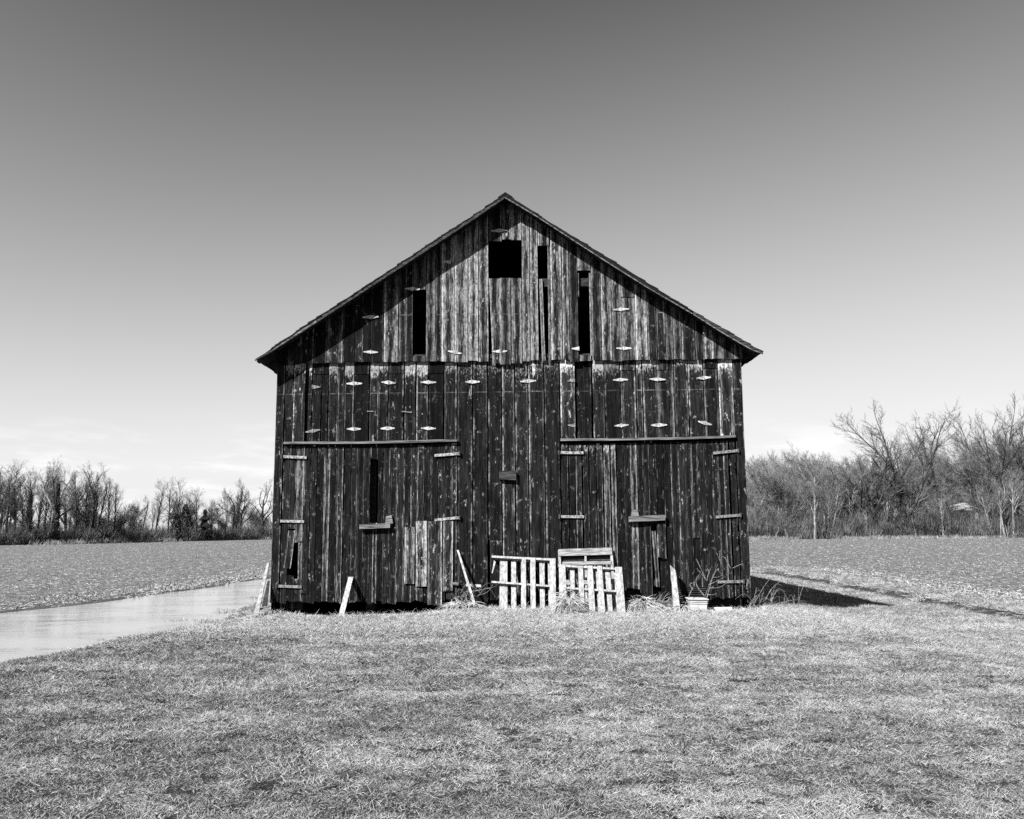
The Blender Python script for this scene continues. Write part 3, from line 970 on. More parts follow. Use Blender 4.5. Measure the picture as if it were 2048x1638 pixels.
        for c in range(n_c):
            t0, t1 = c / n_c, min(1.0, (c + 1.9) / n_c)
            if side == 'l':
                xa, xb = XL - 0.02 + (XRIDGE - XL + 0.02) * t0, XL + (XRIDGE - XL) * t1
            else:
                xa, xb = XR_ + 0.02 + (XRIDGE - XR_ - 0.02) * t0, XR_ + (XRIDGE - XR_) * t1
            y0 = YR - 0.012 + rnd.uniform(-0.006, 0.006); Y = y0
            while Y < D + BL + 0.3:
                wd = rnd.uniform(0.12, 0.3) if Y < D + 1 else 1.6
                lift = rnd.uniform(0.008, 0.022); xj = rnd.uniform(-0.03, 0.03)
                za, zb_ = z_top(xa) - 0.040 + lift, z_top(xb) - 0.036
                Y2 = min(Y + wd, D + BL + 0.3)
                q = [(xa + xj, Y, za), (xa + xj, Y2 - 0.006, za), (xb, Y2 - 0.006, zb_), (xb, Y, zb_)]
                if side == 'l':
                    q = q[::-1]
                mb.hexa(q, (0, 0, -0.02))
                Y = Y2
        sh = mb.build('shingles', M['shingle'], roof); sh['kind'] = 'stuff'
    mb = MB()
    for s_ in (-1, 1):
        a, b = XRIDGE, XRIDGE + s_ * 0.16
        q = [(a, YR - 0.015, z_top(a) + 0.0), (a, D + BL, z_top(a) + 0.0), (b, D + BL, z_top(b) + 0.0), (b, YR - 0.015, z_top(b) + 0.0)]
        mb.hexa(q if s_ < 0 else q[::-1], (0, 0, -0.025))
    mb.build('ridge_cap', M['shingle'], barn)

    # barge boards: separate lengths nailed along the rake
    def fascia(pa, pb, mat, yf=YR, drop=0.0, th=0.03, up=0.12):
        xa, xb = W(pa, 500, YR).x, W(pb, 500, YR).x
        mb = MB(); n_ = 5
        for i in range(n_):
            x0, x1 = xa + (xb - xa) * i / n_, xa + (xb - xa) * (i + 1) / n_
            q = [(x0, yf, z_low(x0) - drop), (x1, yf, z_low(x1) - drop), (x1, yf, min(z_low(x1) + up, z_top(x1) - 0.045)), (x0, yf, min(z_low(x0) + up, z_top(x0) - 0.045))]
            mb.hexa(q, (0, th, 0))
        return mb.build('barge_board', M[mat], barn)
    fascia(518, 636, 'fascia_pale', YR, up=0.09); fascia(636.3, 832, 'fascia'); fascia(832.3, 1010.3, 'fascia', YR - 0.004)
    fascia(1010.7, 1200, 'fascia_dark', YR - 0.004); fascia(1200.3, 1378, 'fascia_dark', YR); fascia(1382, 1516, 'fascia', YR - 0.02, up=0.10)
    # lower lip of the barge boards, given a paler colour on the right
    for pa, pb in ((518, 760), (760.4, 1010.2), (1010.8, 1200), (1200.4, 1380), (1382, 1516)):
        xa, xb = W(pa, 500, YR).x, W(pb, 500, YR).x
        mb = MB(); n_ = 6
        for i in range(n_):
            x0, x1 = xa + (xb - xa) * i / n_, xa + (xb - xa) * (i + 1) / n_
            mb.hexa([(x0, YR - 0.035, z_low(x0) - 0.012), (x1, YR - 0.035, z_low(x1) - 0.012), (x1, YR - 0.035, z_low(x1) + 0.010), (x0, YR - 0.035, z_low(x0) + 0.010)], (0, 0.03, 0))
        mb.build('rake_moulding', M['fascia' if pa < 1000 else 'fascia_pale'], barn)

    # ---- side and back walls: boards with battens, one folded sheet each
    for x, s_ in ((xl - 0.01, -1), (xr + 0.01, 1)):
        mb = MB(); ys_ = []; y = D + 0.03; k = 0
        while y < D + BL:
            ys_ += [(y, 0.0), (y + 0.21, 0.0), (y + 0.21, 0.022), (y + 0.235, 0.022)]; y += 0.235
        z0, z1 = -0.28, z_low(x) + 0.1
        pts = [(x - s_ * 0.03 - s_ * d_, y_, z) for (y_, d_) in ys_ for z in (z0, z1)]
        fs = [(2 * i, 2 * i + 2, 2 * i + 3, 2 * i + 1) for i in range(len(ys_) - 1)]
        mb.add(pts, fs); w_ = mb.build('side_wall', M['siding'], barn); w_.color = (0.45, 0.2, 0.2, 1)
    mb = MB()
    mb.add([(xl, D + BL, -0.3), (xr, D + BL, -0.3), (xr, D + BL, z_low(xr)), (XRIDGE, D + BL, z_low(XRIDGE)), (xl, D + BL, z_low(xl))], [(0, 1, 2, 3, 4)])
    w_ = mb.build('back_wall', M['siding'], barn); w_.color = (0.4, 0.1, 0.1, 1)
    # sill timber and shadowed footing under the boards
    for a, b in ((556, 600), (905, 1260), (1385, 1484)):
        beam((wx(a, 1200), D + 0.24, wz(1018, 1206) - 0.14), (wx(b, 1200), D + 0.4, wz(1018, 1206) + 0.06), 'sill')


build_barn()
#@@THINGS
# ------------------------------------------------------------------ things leaning on the barn
rnd = random.Random(5)


class Lean:
    """A leaning plane through two depths: Yb at pixel row yb, Yt at pixel row yt."""
    def __init__(s, px, yb, Yb, yt, Yt):
        a, b = W(px, yb, Yb), W(px, yt, Yt)
        s.n = (b - a).cross(Vector((1, 0, 0))).normalized()
        if s.n.y > 0:
            s.n = -s.n
        s.p = a

    def piece(s, corners, off, th, name, mat, parent):
        """corners: four pixels, ccw from bottom-left; off: how far behind the front plane."""
        p0 = s.p - s.n * off
        q = [PP(x, y, p0, s.n) for x, y in corners]
        mb = MB(); mb.hexa(q, -s.n * th)
        return mb.build(name, M[mat], parent)


def Z6(x, y):
    return (960 + x / 6.4, 1070 + y / 6.4)


def rect(x0t, x1t, x0b, x1b, yt, yb):
    return [Z6(x0b, yb), Z6(x1b, yb), Z6(x1t, yt), Z6(x0t, yt)]


def seg(x0, y0, x1, y1, h):
    return [Z6(x0, y0 + h), Z6(x1, y1 + h), Z6(x1, y1), Z6(x0, y0)]


def pallets():
    c = G(1050, 1219, 0.0)
    t = empty('pallet', (c.x, 18.0, 0)); tag(t, 'pale pallet with missing slats leaning on the barn left of the other pallets', 'pallet', 'pallets leaning on the barn')
    L = Lean(1050, 1219, 18.02, 1115, 18.42)
    for x0t, x1t, x0b, x1b, yt, yb in ((535, 588, 527, 588, 292, 985), (645, 708, 650, 712, 292, 985), (893, 966, 893, 972, 298, 985)):
        L.piece(rect(x0t, x1t, x0b, x1b, yt, yb), 0.0, 0.018, 'slat', 'pallet', t)
    for (x0, y0, x1, y1, h) in ((150, 262, 965, 304, 26), (148, 588, 905, 642, 22), (150, 930, 960, 950, 26)):
        L.piece(seg(x0, y0, x1, y1, h), 0.0185, 0.088, 'stringer', 'pallet', t)
    for x0t, x1t, x0b, x1b, yt, yb in ((255, 350, 248, 350, 325, 985), (400, 460, 400, 465, 330, 985), (525, 560, 525, 560, 345, 985), (640, 670, 650, 690, 345, 985), (760, 825, 772, 830, 340, 985), (868, 905, 880, 925, 345, 985)):
        L.piece(rect(x0t, x1t, x0b, x1b, yt, yb), 0.107, 0.018, 'back_slat', 'pallet', t)
    p = L.piece([Z6(150, 488), Z6(160, 490), Z6(202, 345), Z6(178, 322)], 0.03, 0.018, 'broken_slat', 'pallet', t)
    # pallet behind, on its side
    t = empty('pallet', (W(1170, 1200, 18.3).x, 18.3, 0)); tag(t, 'grey pallet standing on its side behind another pallet, highest of the three', 'pallet', 'pallets leaning on the barn')
    L = Lean(1170, 1228, 18.18, 1098, 18.5)
    for q in ([Z6(1008, 268), Z6(1690, 250), Z6(1688, 158), Z6(1004, 182)], [Z6(1055, 385), Z6(1675, 372), Z6(1675, 330), Z6(1055, 342)], [Z6(1060, 640), Z6(1740, 620), Z6(1740, 560), Z6(1060, 575)], [Z6(1060, 900), Z6(1760, 880), Z6(1760, 800), Z6(1060, 820)]):
        L.piece(q, 0.0, 0.018, 'slat', 'pallet_old', t)
    for a, b, c_, d_ in ((1000, 1030, 1030, 1060), (1338, 1362, 1352, 1378), (1664, 1694, 1720, 1750)):
        L.piece([Z6(c_, 960), Z6(d_, 960), Z6(b, 190), Z6(a, 190)], 0.0185, 0.088, 'stringer', 'pallet', t)
    L.piece([Z6(1055, 330), Z6(1675, 320), Z6(1675, 280), Z6(1055, 290)], 0.107, 0.018, 'back_slat', 'iron_dark', t)
    # front right pallet
    t = empty('pallet', (W(1180, 1226, 17.6).x, 17.6, 0)); tag(t, 'whitish pallet in front of another pallet with dry grass caught on it', 'pallet', 'pallets leaning on the barn')
    L = Lean(1180, 1229, 17.62, 1131, 18.08)
    for x0t, x1t, x0b, x1b, yt, yb in ((1010, 1090, 1018, 1116, 372, 990), (1254, 1316, 1278, 1344, 392, 992), (1376, 1440, 1402, 1476, 392, 994), (1500, 1560, 1530, 1604, 394, 1004), (1730, 1816, 1762, 1864, 408, 1006)):
        L.piece(rect(x0t, x1t, x0b, x1b, yt, yb), 0.0, 0.018, 'slat', 'pallet', t)
    for (x0, y0, x1, y1, h) in ((1000, 378, 1742, 420, 24), (1010, 660, 1750, 706, 24), (1010, 986, 1760, 1000, 24)):
        L.piece(seg(x0, y0, x1, y1, h), 0.0185, 0.088, 'stringer', 'pallet', t)
    for x0t, x1t, x0b, x1b, yt, yb in ((1150, 1210, 1165, 1215, 425, 1000), (1600, 1662, 1632, 1700, 440, 1004), (1480, 1500, 1510, 1530, 440, 1000), (1368, 1385, 1398, 1410, 440, 1000), (1715, 1735, 1752, 1765, 450, 1000)):
        L.piece(rect(x0t, x1t, x0b, x1b, yt, yb), 0.107, 0.018, 'back_slat', 'pallet', t)


pallets()


def stick(name, label, cat, corners, Yb, Yt, th, mat, jag=False):
    q = [W(corners[0][0], corners[0][1], Yb), W(corners[1][0], corners[1][1], Yb), W(corners[2][0], corners[2][1], Yt), W(corners[3][0], corners[3][1], Yt)]
    mb = MB(); n_ = 7
    for i in range(n_ + 1):
        t = i / n_
        a, b = q[0].lerp(q[3], t), q[1].lerp(q[2], t)
        j = 0.006 if jag else 0.002
        a = a + Vector((rnd.uniform(-j, j), rnd.uniform(-j, j), 0)); b = b + Vector((rnd.uniform(-j, j), rnd.uniform(-j, j), 0))
        if jag and i == n_:
            b = b + Vector((0, 0, -0.06))
        mb.v += [tuple(a), tuple(b), tuple(b + Vector((0, th, 0))), tuple(a + Vector((0, th, 0)))]
    for i in range(n_):
        for k in range(4):
            mb.f.append((4 * i + k, 4 * i + (k + 1) % 4, 4 * i + 4 + (k + 1) % 4, 4 * i + 4 + k))
    mb.f += [(3, 2, 1, 0), (4 * n_, 4 * n_ + 1, 4 * n_ + 2, 4 * n_ + 3)]
    o = mb.build(name, M[mat], None, origin=tuple((q[0] + q[1]) / 2))
    return tag(o, label, cat)


Yp = G(680, 1234, -0.02).y
stick('plank', 'short pale plank propped against the left barn door', 'plank', [(675, 1237), (686, 1237), (706.5, 1154), (697, 1154)], Yp, D - 0.06, 0.04, 'stick')
stick('pole', 'thin pale pole leaning on the barn wall left of the pallets', 'pole', [(946, 1208), (951.5, 1208), (917.5, 1100), (913.5, 1100)], 18.1, D - 0.06, 0.03, 'stick')
stick('plank', 'grey plank leaning at the left corner of the barn beside the puddle', 'plank', [(508, 1226), (518, 1224), (539, 1124), (534, 1126)], 18.0, 18.75, 0.04, 'stick_grey')
stick('plank', 'dark plank standing under the leaning plank at the left barn corner', 'plank', [(523, 1214), (534, 1212), (539, 1162), (535, 1162)], 18.5, 18.8, 0.03, 'beam')
stick('fallen_board', 'short board lying in grass at the foot of the left barn corner', 'board', [(513, 1222), (536, 1216), (537, 1213), (514, 1218)], 18.1, 18.2, 0.1, 'rail')
stick('post', 'jagged bleached post leaning in front of the right barn door', 'post', [(1349, 1226), (1361, 1226), (1350, 1134), (1341, 1131)], 17.8, 18.3, 0.07, 'stick', True)


def bucket():
    c = W(1397, 1222, 17.95)
    t = empty('plastic_tub', (c.x, 18.05, c.z)); tag(t, 'ribbed white plastic tub standing in grass below the right barn door', 'tub')
    tl, tr, bl, br = W(1378, 1197, 17.9), W(1415, 1198, 17.9), W(1384, 1227, 17.95), W(1413, 1227, 17.95)
    dep = 0.34
    def ring(f, grow):
        a, b = bl.lerp(tl, f), br.lerp(tr, f)
        g = grow
        return [Vector((a.x - g, a.y - g, a.z)), Vector((b.x + g, b.y - g, b.z)), Vector((b.x + g - 0.01, b.y + dep + g, b.z)), Vector((a.x - g + 0.01, a.y + dep + g, a.z))]
    mb = MB(); rows = [ring(0, 0), ring(0.98, 0), ring(0.98, -0.012), ring(0.1, -0.012)]
    for r_ in rows:
        mb.v += [tuple(p) for p in r_]
    for i in range(3):
        for k in range(4):
            mb.f.append((4 * i + k, 4 * i + (k + 1) % 4, 4 * i + 4 + (k + 1) % 4, 4 * i + 4 + k))
    mb.f += [(3, 2, 1, 0), (12, 13, 14, 15)]
    mb.build('body', M['plastic'], t)
    for f0, f1, g in ((0.93, 1.0, 0.022), (0.78, 0.82, 0.012), (0.66, 0.70, 0.012)):
        mb = MB(); a, b, a2, b2 = ring(f0, g), ring(f1, g), ring(f0, 0.001), ring(f1, 0.001)
        if f0 > 0.9:
            a2, b2 = ring(f0, -0.008), ring(f1, -0.008)
        mb.v = [tuple(p) for p in a + b + b2 + a2]
        for i in range(4):
            for k in range(4):
                i2 = (i + 1) % 4
                mb.f.append((4 * i + k, 4 * i + (k + 1) % 4, 4 * i2 + (k + 1) % 4, 4 * i2 + k))
        mb.build('rim' if f0 > 0.9 else 'rib', M['plastic'], t)
    # white panel half buried in the grass
    mb = MB(); mb.hexa([W(1415.5, 1230, 18.1), W(1466, 1228, 18.15), W(1464, 1214, 18.2), W(1416, 1215, 18.15)], (0, 0.03, 0))
    o = mb.build('panel', M['plastic'], None, origin=tuple(W(1435, 1224, 18.1))); tag(o, 'low white panel lying in grass right of the plastic tub', 'panel')
    # dark corrugated sheet
    mb = MB(); n_ = 28; pts = []
    for i in range(n_ + 1):
        z = wz(1380, 1200) + (wz(1380, 1173) - wz(1380, 1200)) * i / n_
        y = D - 0.07 + 0.014 * math.sin(i * 1.57)
        pts += [(wx(1355, 1185), y, z), (wx(1412, 1185), y, z)]
    mb.add(pts, [(2 * i, 2 * i + 1, 2 * i + 3, 2 * i + 2) for i in range(n_)])
    o = mb.build('corrugated_sheet', M['black_iron'], None, origin=tuple(W(1380, 1200))); tag(o, 'dark corrugated iron sheet covering a gap below the right barn door', 'sheet')


bucket()


def zz8(x, y):
    return (1220 + x * 0.166, 1060 + y * 0.166)


def curve(ctrl, k=4):
    """Points of a smooth line through the control points."""
    P_ = [ctrl[0]] + list(ctrl) + [ctrl[-1]]
    out = []
    for i in range(1, len(P_) - 2):
        a, b, c, d = P_[i - 1], P_[i], P_[i + 1], P_[i + 2]
        for j in range(k):
            t = j / k
            out.append(0.5 * ((2 * b) + (c - a) * t + (2 * a - 5 * b + 4 * c - d) * t * t + (3 * b - a - 3 * c + d) * t ** 3))
    out.append(Vector(ctrl[-1]))
    return out


def twigs_from(lines, name, label, cat, r0=0.010, mat='twig', Y0=18.2, spread=0.18, base=None):
    t = empty(name, base); tag(t, label, cat)
    for i, ln in enumerate(lines):
        y = Y0 + rnd.uniform(-spread, spread)
        ctrl = [W(px, py, y + rnd.uniform(-0.05, 0.05)) for px, py in ln]
        pts = curve(ctrl); r = r0 * rnd.uniform(0.6, 1.1)
        mb = MB(); mb.tube(pts, [r * (1 - 0.75 * k / (len(pts) - 1)) for k in range(len(pts))], 4)
        mb.build('stem', M[mat], t)


SAP = [[(1130, 850), (1200, 650), (1300, 410)], [(1160, 850), (1230, 600), (1290, 470)], [(1165, 615), (1100, 480), (1035, 350)], [(1150, 590), (1060, 480), (1050, 460)],
       [(1135, 790), (1050, 680), (1040, 590), (1080, 530)], [(1190, 660), (1300, 610), (1390, 560)], [(1200, 700), (1320, 690), (1410, 635)], [(1170, 780), (1240, 780), (1290, 760)],
       [(1240, 570), (1300, 568), (1350, 545)], [(1290, 480), (1330, 520), (1380, 555)], [(1380, 475), (1330, 370), (1315, 250)], [(1170, 610), (1180, 550), (1225, 430)], [(1450, 460), (1390, 340), (1350, 320)],
       [(1000, 720), (965, 655), (1030, 630)], [(910, 890), (985, 720), (1000, 690)], [(1120, 520), (1080, 430), (1040, 345)], [(1200, 520), (1170, 455), (1165, 450)], [(1480, 460), (1560, 420), (1600, 410)], [(1330, 380), (1290, 290), (1280, 280)]]
twigs_from([[zz8(*p) for p in ln] for ln in SAP], 'bare_sapling', 'bare sapling with curved twigs growing before the right barn door', 'sapling', 0.010, 'twig', 18.15, 0.12, tuple(W(1409, 1203, 18.15)))

lines = []
for i in range(46):
    x = rnd.uniform(1490, 1600); y = 1215 - rnd.uniform(0, 14)
    L_ = rnd.uniform(14, 62); a = rnd.gauss(0.5, 0.75)
    dx, dy = L_ * math.sin(a) * 1.1, -L_ * abs(math.cos(a)) * 0.75
    lines.append([(x, y), (x + dx * 0.5, y + dy * 0.75 - 3), (x + dx, y + dy * rnd.uniform(0.5, 1.0))])
lines += [[(1497, 1205), (1512, 1160), (1520, 1122)], [(1510, 1205), (1530, 1170), (1556, 1140)], [(1500, 1190), (1506, 1150), (1503, 1116)], [(1530, 1200), (1550, 1170), (1575, 1158)], [(1520, 1205), (1528, 1180), (1519, 1165)]]
twigs_from(lines, 'bramble', 'tangle of bare brambles at the right corner of the barn', 'bramble', 0.005, 'twig', 18.6, 0.5, (5.4, 18.4, -0.1))
lines = []
for i in range(16):
    x = rnd.uniform(915, 975); y = 1200 - rnd.uniform(-6, 20)
    a = rnd.uniform(-1.2, 1.2); L_ = rnd.uniform(16, 42)
    lines.append([(x, y), (x + L_ * 0.5 * math.sin(a), y - L_ * 0.45), (x + L_ * math.sin(a), y - L_ * rnd.uniform(-0.1, 0.5))])
lines += [[(945, 1193), (975, 1184), (990, 1160)], [(950, 1182), (980, 1176), (992, 1172)], [(925, 1215), (935, 1185), (938, 1175)]]
twigs_from(lines, 'bramble', 'small dead bramble around the thin pole left of the pallets', 'bramble', 0.007, 'twig', 18.3, 0.2, tuple(W(945, 1212, 18.3)))
lines = []
for i in range(60):
    x = rnd.uniform(1305, 1352); y = 1216 - rnd.uniform(0, 14); a = rnd.gauss(0.7, 0.5); L_ = rnd.uniform(14, 40)
    lines.append([(x, y), (x + L_ * 0.5 * math.sin(a), y - L_ * 0.4 * math.cos(a) - 2), (x + L_ * math.sin(a), y - L_ * 0.7 * math.cos(a))])
twigs_from(lines, 'brush_pile', 'heap of dark cut twigs beside the jagged post at the barn', 'brushwood', 0.006, 'twig', 18.2, 0.2, tuple(W(1328, 1214, 18.2)))


def blade(mb, p, d, L_, w, droop, shade, sh, seg_n=3, side=None):
    """A grass blade from p along d, drooping; three quads tapering to a point."""
    d = Vector(d).normalized()
    s_ = side or d.cross(Vector((rnd.uniform(-1, 1), rnd.uniform(-1, 1), rnd.uniform(-0.2, 1)))).normalized()
    o = len(mb.v); q = Vector(p)
    for i in range(seg_n):
        ww = w * (1 - 0.75 * i / seg_n)
        mb.v += [tuple(q - s_ * ww / 2), tuple(q + s_ * ww / 2)]
        d = (d + Vector((0, 0, -droop / seg_n))).normalized()
        q = q + d * (L_ / seg_n)
    mb.v.append(tuple(q))
    for i in range(seg_n - 1):
        mb.f.append((o + 2 * i, o + 2 * i + 1, o + 2 * i + 3, o + 2 * i + 2))
    e = o + 2 * (seg_n - 1)
    mb.f.append((e, e + 1, e + 2))
    sh += [shade] * (2 * seg_n + 1)


def shade_attr(m, sh):
    a = m.attributes.new('shade', 'FLOAT', 'POINT'); a.data.foreach_set('value', sh)


def straw_heap(name, label, pxs, Y0, h, nb, r, lmin, lmax, mat='drygrass'):
    c = W(pxs[0], pxs[1], Y0)
    mb = MB(); sh = []
    for i in range(nb):
        a = rnd.uniform(0, 6.283); q = r * math.sqrt(rnd.random())
        zz = h * max(0.0, 1 - (q / r) ** 2) * rnd.random() ** 0.45
        p = c + Vector((q * math.cos(a), q * math.sin(a) * 0.6, zz))
        d = Vector((math.cos(a) + rnd.gauss(0, 0.7), math.sin(a) + rnd.gauss(0, 0.5) - 0.2, rnd.uniform(-0.1, 0.9)))
        blade(mb, p, d, rnd.uniform(lmin, lmax), rnd.uniform(0.006, 0.011), rnd.uniform(0.6, 2.2), rnd.random(), sh, 4)
    o = mb.build(name, M[mat], None, origin=tuple(c)); shade_attr(o.data, sh)
    tag(o, label, 'grass heap')
    return o


straw_heap('straw_heap', 'heap of dry straw right of the whitish pallet', (1286, 1220), 17.9, 0.26, 420, 0.36, 0.15, 0.4)
straw_heap('straw_heap', 'clump of dry grass hanging over the front of the whitish pallet', (1136, 1222), 17.55, 0.50, 480, 0.22, 0.2, 0.45)
straw_heap('straw_heap', 'low heap of dry straw at the foot of the thin pole', (925, 1212), 18.15, 0.12, 260, 0.4, 0.12, 0.3)
straw_heap('straw_heap', 'low heap of dry straw around the jagged post', (1365, 1222), 17.8, 0.12, 260, 0.36, 0.12, 0.3)

# ------------------------------------------------------------------ grass (nobody could count it)
def clump(name, n_b, r, lmin, lmax, wmin, wmax, up, droop, mat, bias=0.0):
    mb = MB(); sh = []
    for i in range(n_b):
        a = rnd.uniform(0, 6.283); q = r * math.sqrt(rnd.random())
        p = Vector((q * math.cos(a), q * math.sin(a), -0.004))
        b = rnd.uniform(0, 6.283)
        d = Vector((math.cos(b), math.sin(b), rnd.uniform(up * 0.25, up)))
        blade(mb, p, d, rnd.uniform(lmin, lmax), rnd.uniform(wmin, wmax), droop * rnd.uniform(0.4, 1.4), min(1, max(0, rnd.random() + bias)), sh, 3)
    m = mb.mesh(name); shade_attr(m, sh); m.materials.append(M[mat])
    return bpy.data.objects.new(name, m)


def scatter(name, label, cat, sources, pts, rots, scl, idx):
    col = bpy.data.collections.new(name + '_sources')
    for o in sources:
        col.objects.link(o)
    m = bpy.data.meshes.new(name); m.from_pydata([tuple(p) for p in pts], [], [])
    for nm, ty, dat, key in (('rot', 'FLOAT_VECTOR', np.asarray(rots, 'f').ravel(), 'vector'), ('scl', 'FLOAT', np.asarray(scl, 'f'), 'value'), ('idx', 'INT', np.asarray(idx, 'i'), 'value')):
        a = m.attributes.new(nm, ty, 'POINT'); a.data.foreach_set(key, dat)
    o = link(name, m, None)
    ng = bpy.data.node_groups.new(name + '_nodes', 'GeometryNodeTree')
    ng.interface.new_socket('Geometry', in_out='INPUT', socket_type='NodeSocketGeometry')
    ng.interface.new_socket('Geometry', in_out='OUTPUT', socket_type='NodeSocketGeometry')
    n, l = ng.nodes, ng.links
    gi, go = n.new('NodeGroupInput'), n.new('NodeGroupOutput')
    ip = n.new('GeometryNodeInstanceOnPoints'); ci = n.new('GeometryNodeCollectionInfo')
    ci.inputs['Collection'].default_value = col
    ci.inputs['Separate Children'].default_value = True; ci.inputs['Reset Children'].default_value = True
    ip.inputs['Pick Instance'].default_value = True
    def na(nm, ty):
        x = n.new('GeometryNodeInputNamedAttribute'); x.data_type = ty; x.inputs['Name'].default_value = nm
        return [s_ for s_ in x.outputs if s_.enabled and s_.name == 'Attribute'][0]
    l.new(gi.outputs[0], ip.inputs['Points']); l.new(ci.outputs[0], ip.inputs['Instance'])
    l.new(na('idx', 'INT'), ip.inputs['Instance Index']); l.new(na('rot', 'FLOAT_VECTOR'), ip.inputs['Rotation']); l.new(na('scl', 'FLOAT'), ip.inputs['Scale'])
    l.new(ip.outputs[0], go.inputs[0])
    md = o.modifiers.new('scatter', 'NODES'); md.node_group = ng
    tag(o, label, cat, kind='stuff')
    return o


def lawn():
    src = [clump('tuft_a', 90, 0.12, 0.025, 0.06, 0.0032, 0.0056, 1.3, 0.5, 'grass'),
           clump('tuft_b', 90, 0.12, 0.03, 0.07, 0.0032, 0.0056, 0.9, 0.4, 'grass', 0.05),
           clump('tuft_c', 90, 0.10, 0.02, 0.05, 0.0032, 0.0056, 1.8, 0.6, 'grass', -0.25),
           clump('tuft_d', 80, 0.14, 0.04, 0.10, 0.0030, 0.0050, 0.45, 0.25, 'grass', 0.15),
           clump('tuft_e', 60, 0.08, 0.04, 0.09, 0.0032, 0.0056, 2.2, 0.9, 'grass', 0.05)]
    pts, rots, scl, idx = [], [], [], []
    r = random.Random(77)

    def put(x, y, s_, k, sink=0.0):
        z = gz(x, y)
        pts.append((x, y, z - sink)); rots.append((r.gauss(0, 0.05), r.gauss(0, 0.05), r.uniform(0, 6.283))); scl.append(s_); idx.append(k)
        return z
    bands = [(3.4, 6.5, 270, 0.66), (6.5, 9.5, 210, 0.8), (9.5, 13.5, 140, 1.0), (13.5, 18.5, 90, 1.3), (18.5, 25, 120, 1.6), (25, 44, 60, 2.2)]
    for y0, y1, den, s0 in bands:
        hw = y1 * 0.62 + 3.6
        n_ = int((y1 - y0) * 2 * hw * den)
        for i in range(n_):
            x, y = r.uniform(-hw, hw), r.uniform(y0, y1)
            if abs(x) > y * 0.62 + 3.4:
                continue
            if y > 18.55 and (-5.25 < x < 5.2 or x > 14 or x < -8):
                continue
            n1 = fbm(x, y, 0.35, 3.3)
            if x > 0 and y > 12:
                e = x + n1 * 0.8
                if e > 13.4:
                    continue
                if (10.95 < e < 12.55 and r.random() < 0.93 and y > 13.5) or (9.6 < e < 10.1 and r.random() < 0.6 and y > 15):
                    continue
            z = gz(x, y)
            if x < 0 and z < WATER_Z - 0.005 and (z < WATER_Z - 0.12 or fbm(x, y * 2.2, 0.6, 17.0) < 0.10 + 1.6 * (WATER_Z - z) or r.random() < 0.3):
                continue
            if x < 0 and x < float(far_shore(y)) + 0.3 and y < 47:
                continue
            if x < -6 and y > 26 and r.random() < 0.5:
                continue
            if x < 0 and z < WATER_Z:
                put(x, y, s0 * r.uniform(0.9, 1.5), r.choice((2, 4)))
                continue
            put(x, y, s0 * r.uniform(0.7, 1.3), r.choice((0, 0, 1, 1, 2, 2, 3, 4) if y < 14 else (0, 1, 3, 3, 4, 4)))
    # taller weeds that were not mown, here and there
    for i in range(60):
        y = r.uniform(4.2, 17.5); x = r.uniform(-y * 0.6, y * 0.6)
        for k in range(r.randint(2, 7)):
            put(x + r.gauss(0, 0.12), y + r.gauss(0, 0.12), r.uniform(0.9, 1.25), 4)
    scatter('grass', 'short matted lawn grass, half green half dry, before the barn', 'grass', src, pts, rots, scl, idx)
    # long dry grass along the foot of the barn and the banks
    src2 = [clump('dry_a', 40, 0.14, 0.10, 0.26, 0.004, 0.007, 1.4, 1.1, 'drygrass'), clump('dry_b', 36, 0.12, 0.14, 0.34, 0.004, 0.007, 2.2, 2.0, 'drygrass'),
            clump('dry_c', 40, 0.2, 0.08, 0.22, 0.004, 0.007, 0.5, 0.35, 'drygrass', 0.2)]
    pts.clear(); rots.clear(); scl.clear(); idx.clear()
    for i in range(1700):
        x = r.uniform(-6.6, 6.4); y = 18.35 - abs(r.gauss(0, 0.75))
        low = math.exp(-((x + 3.2) / 1.5) ** 2)
        if y > 17.8 and r.random() < 1.4 * low:
            continue
        if x < -5.6 and y > 17.5 and r.random() < 0.5:
            continue
        put(x, y, r.uniform(0.5, 0.95) * (1.0 if y > 17.2 else 0.7), r.choice((0, 0, 1, 2, 2)))
    for i in range(260):
        x = r.uniform(-5.3, 5.3); put(x, D - r.uniform(0.05, 0.3), r.uniform(0.4, 0.75), r.choice((0, 1)), 0.02)
    for i in range(900):
        y = r.uniform(18.2, 40); x = r.choice((r.gauss(8.9, 0.5), r.gauss(10.8, 0.2), r.gauss(12.8, 0.2)))
        put(x, y, r.uniform(0.5, 0.95), r.choice((0, 1, 2)))
    for i in range(420):
        y = r.uniform(12.5, 26); x = float(near_shore(y)) + r.gauss(0.75, 0.4)
        if gz(x, y) < WATER_Z:
            continue
        put(x, y, r.uniform(0.35, 0.7), r.choice((0, 1, 2)))
    scatter('dry_grass', 'long dry grass along the foot of the barn and banks', 'grass', src2, pts, rots, scl, idx)


lawn()


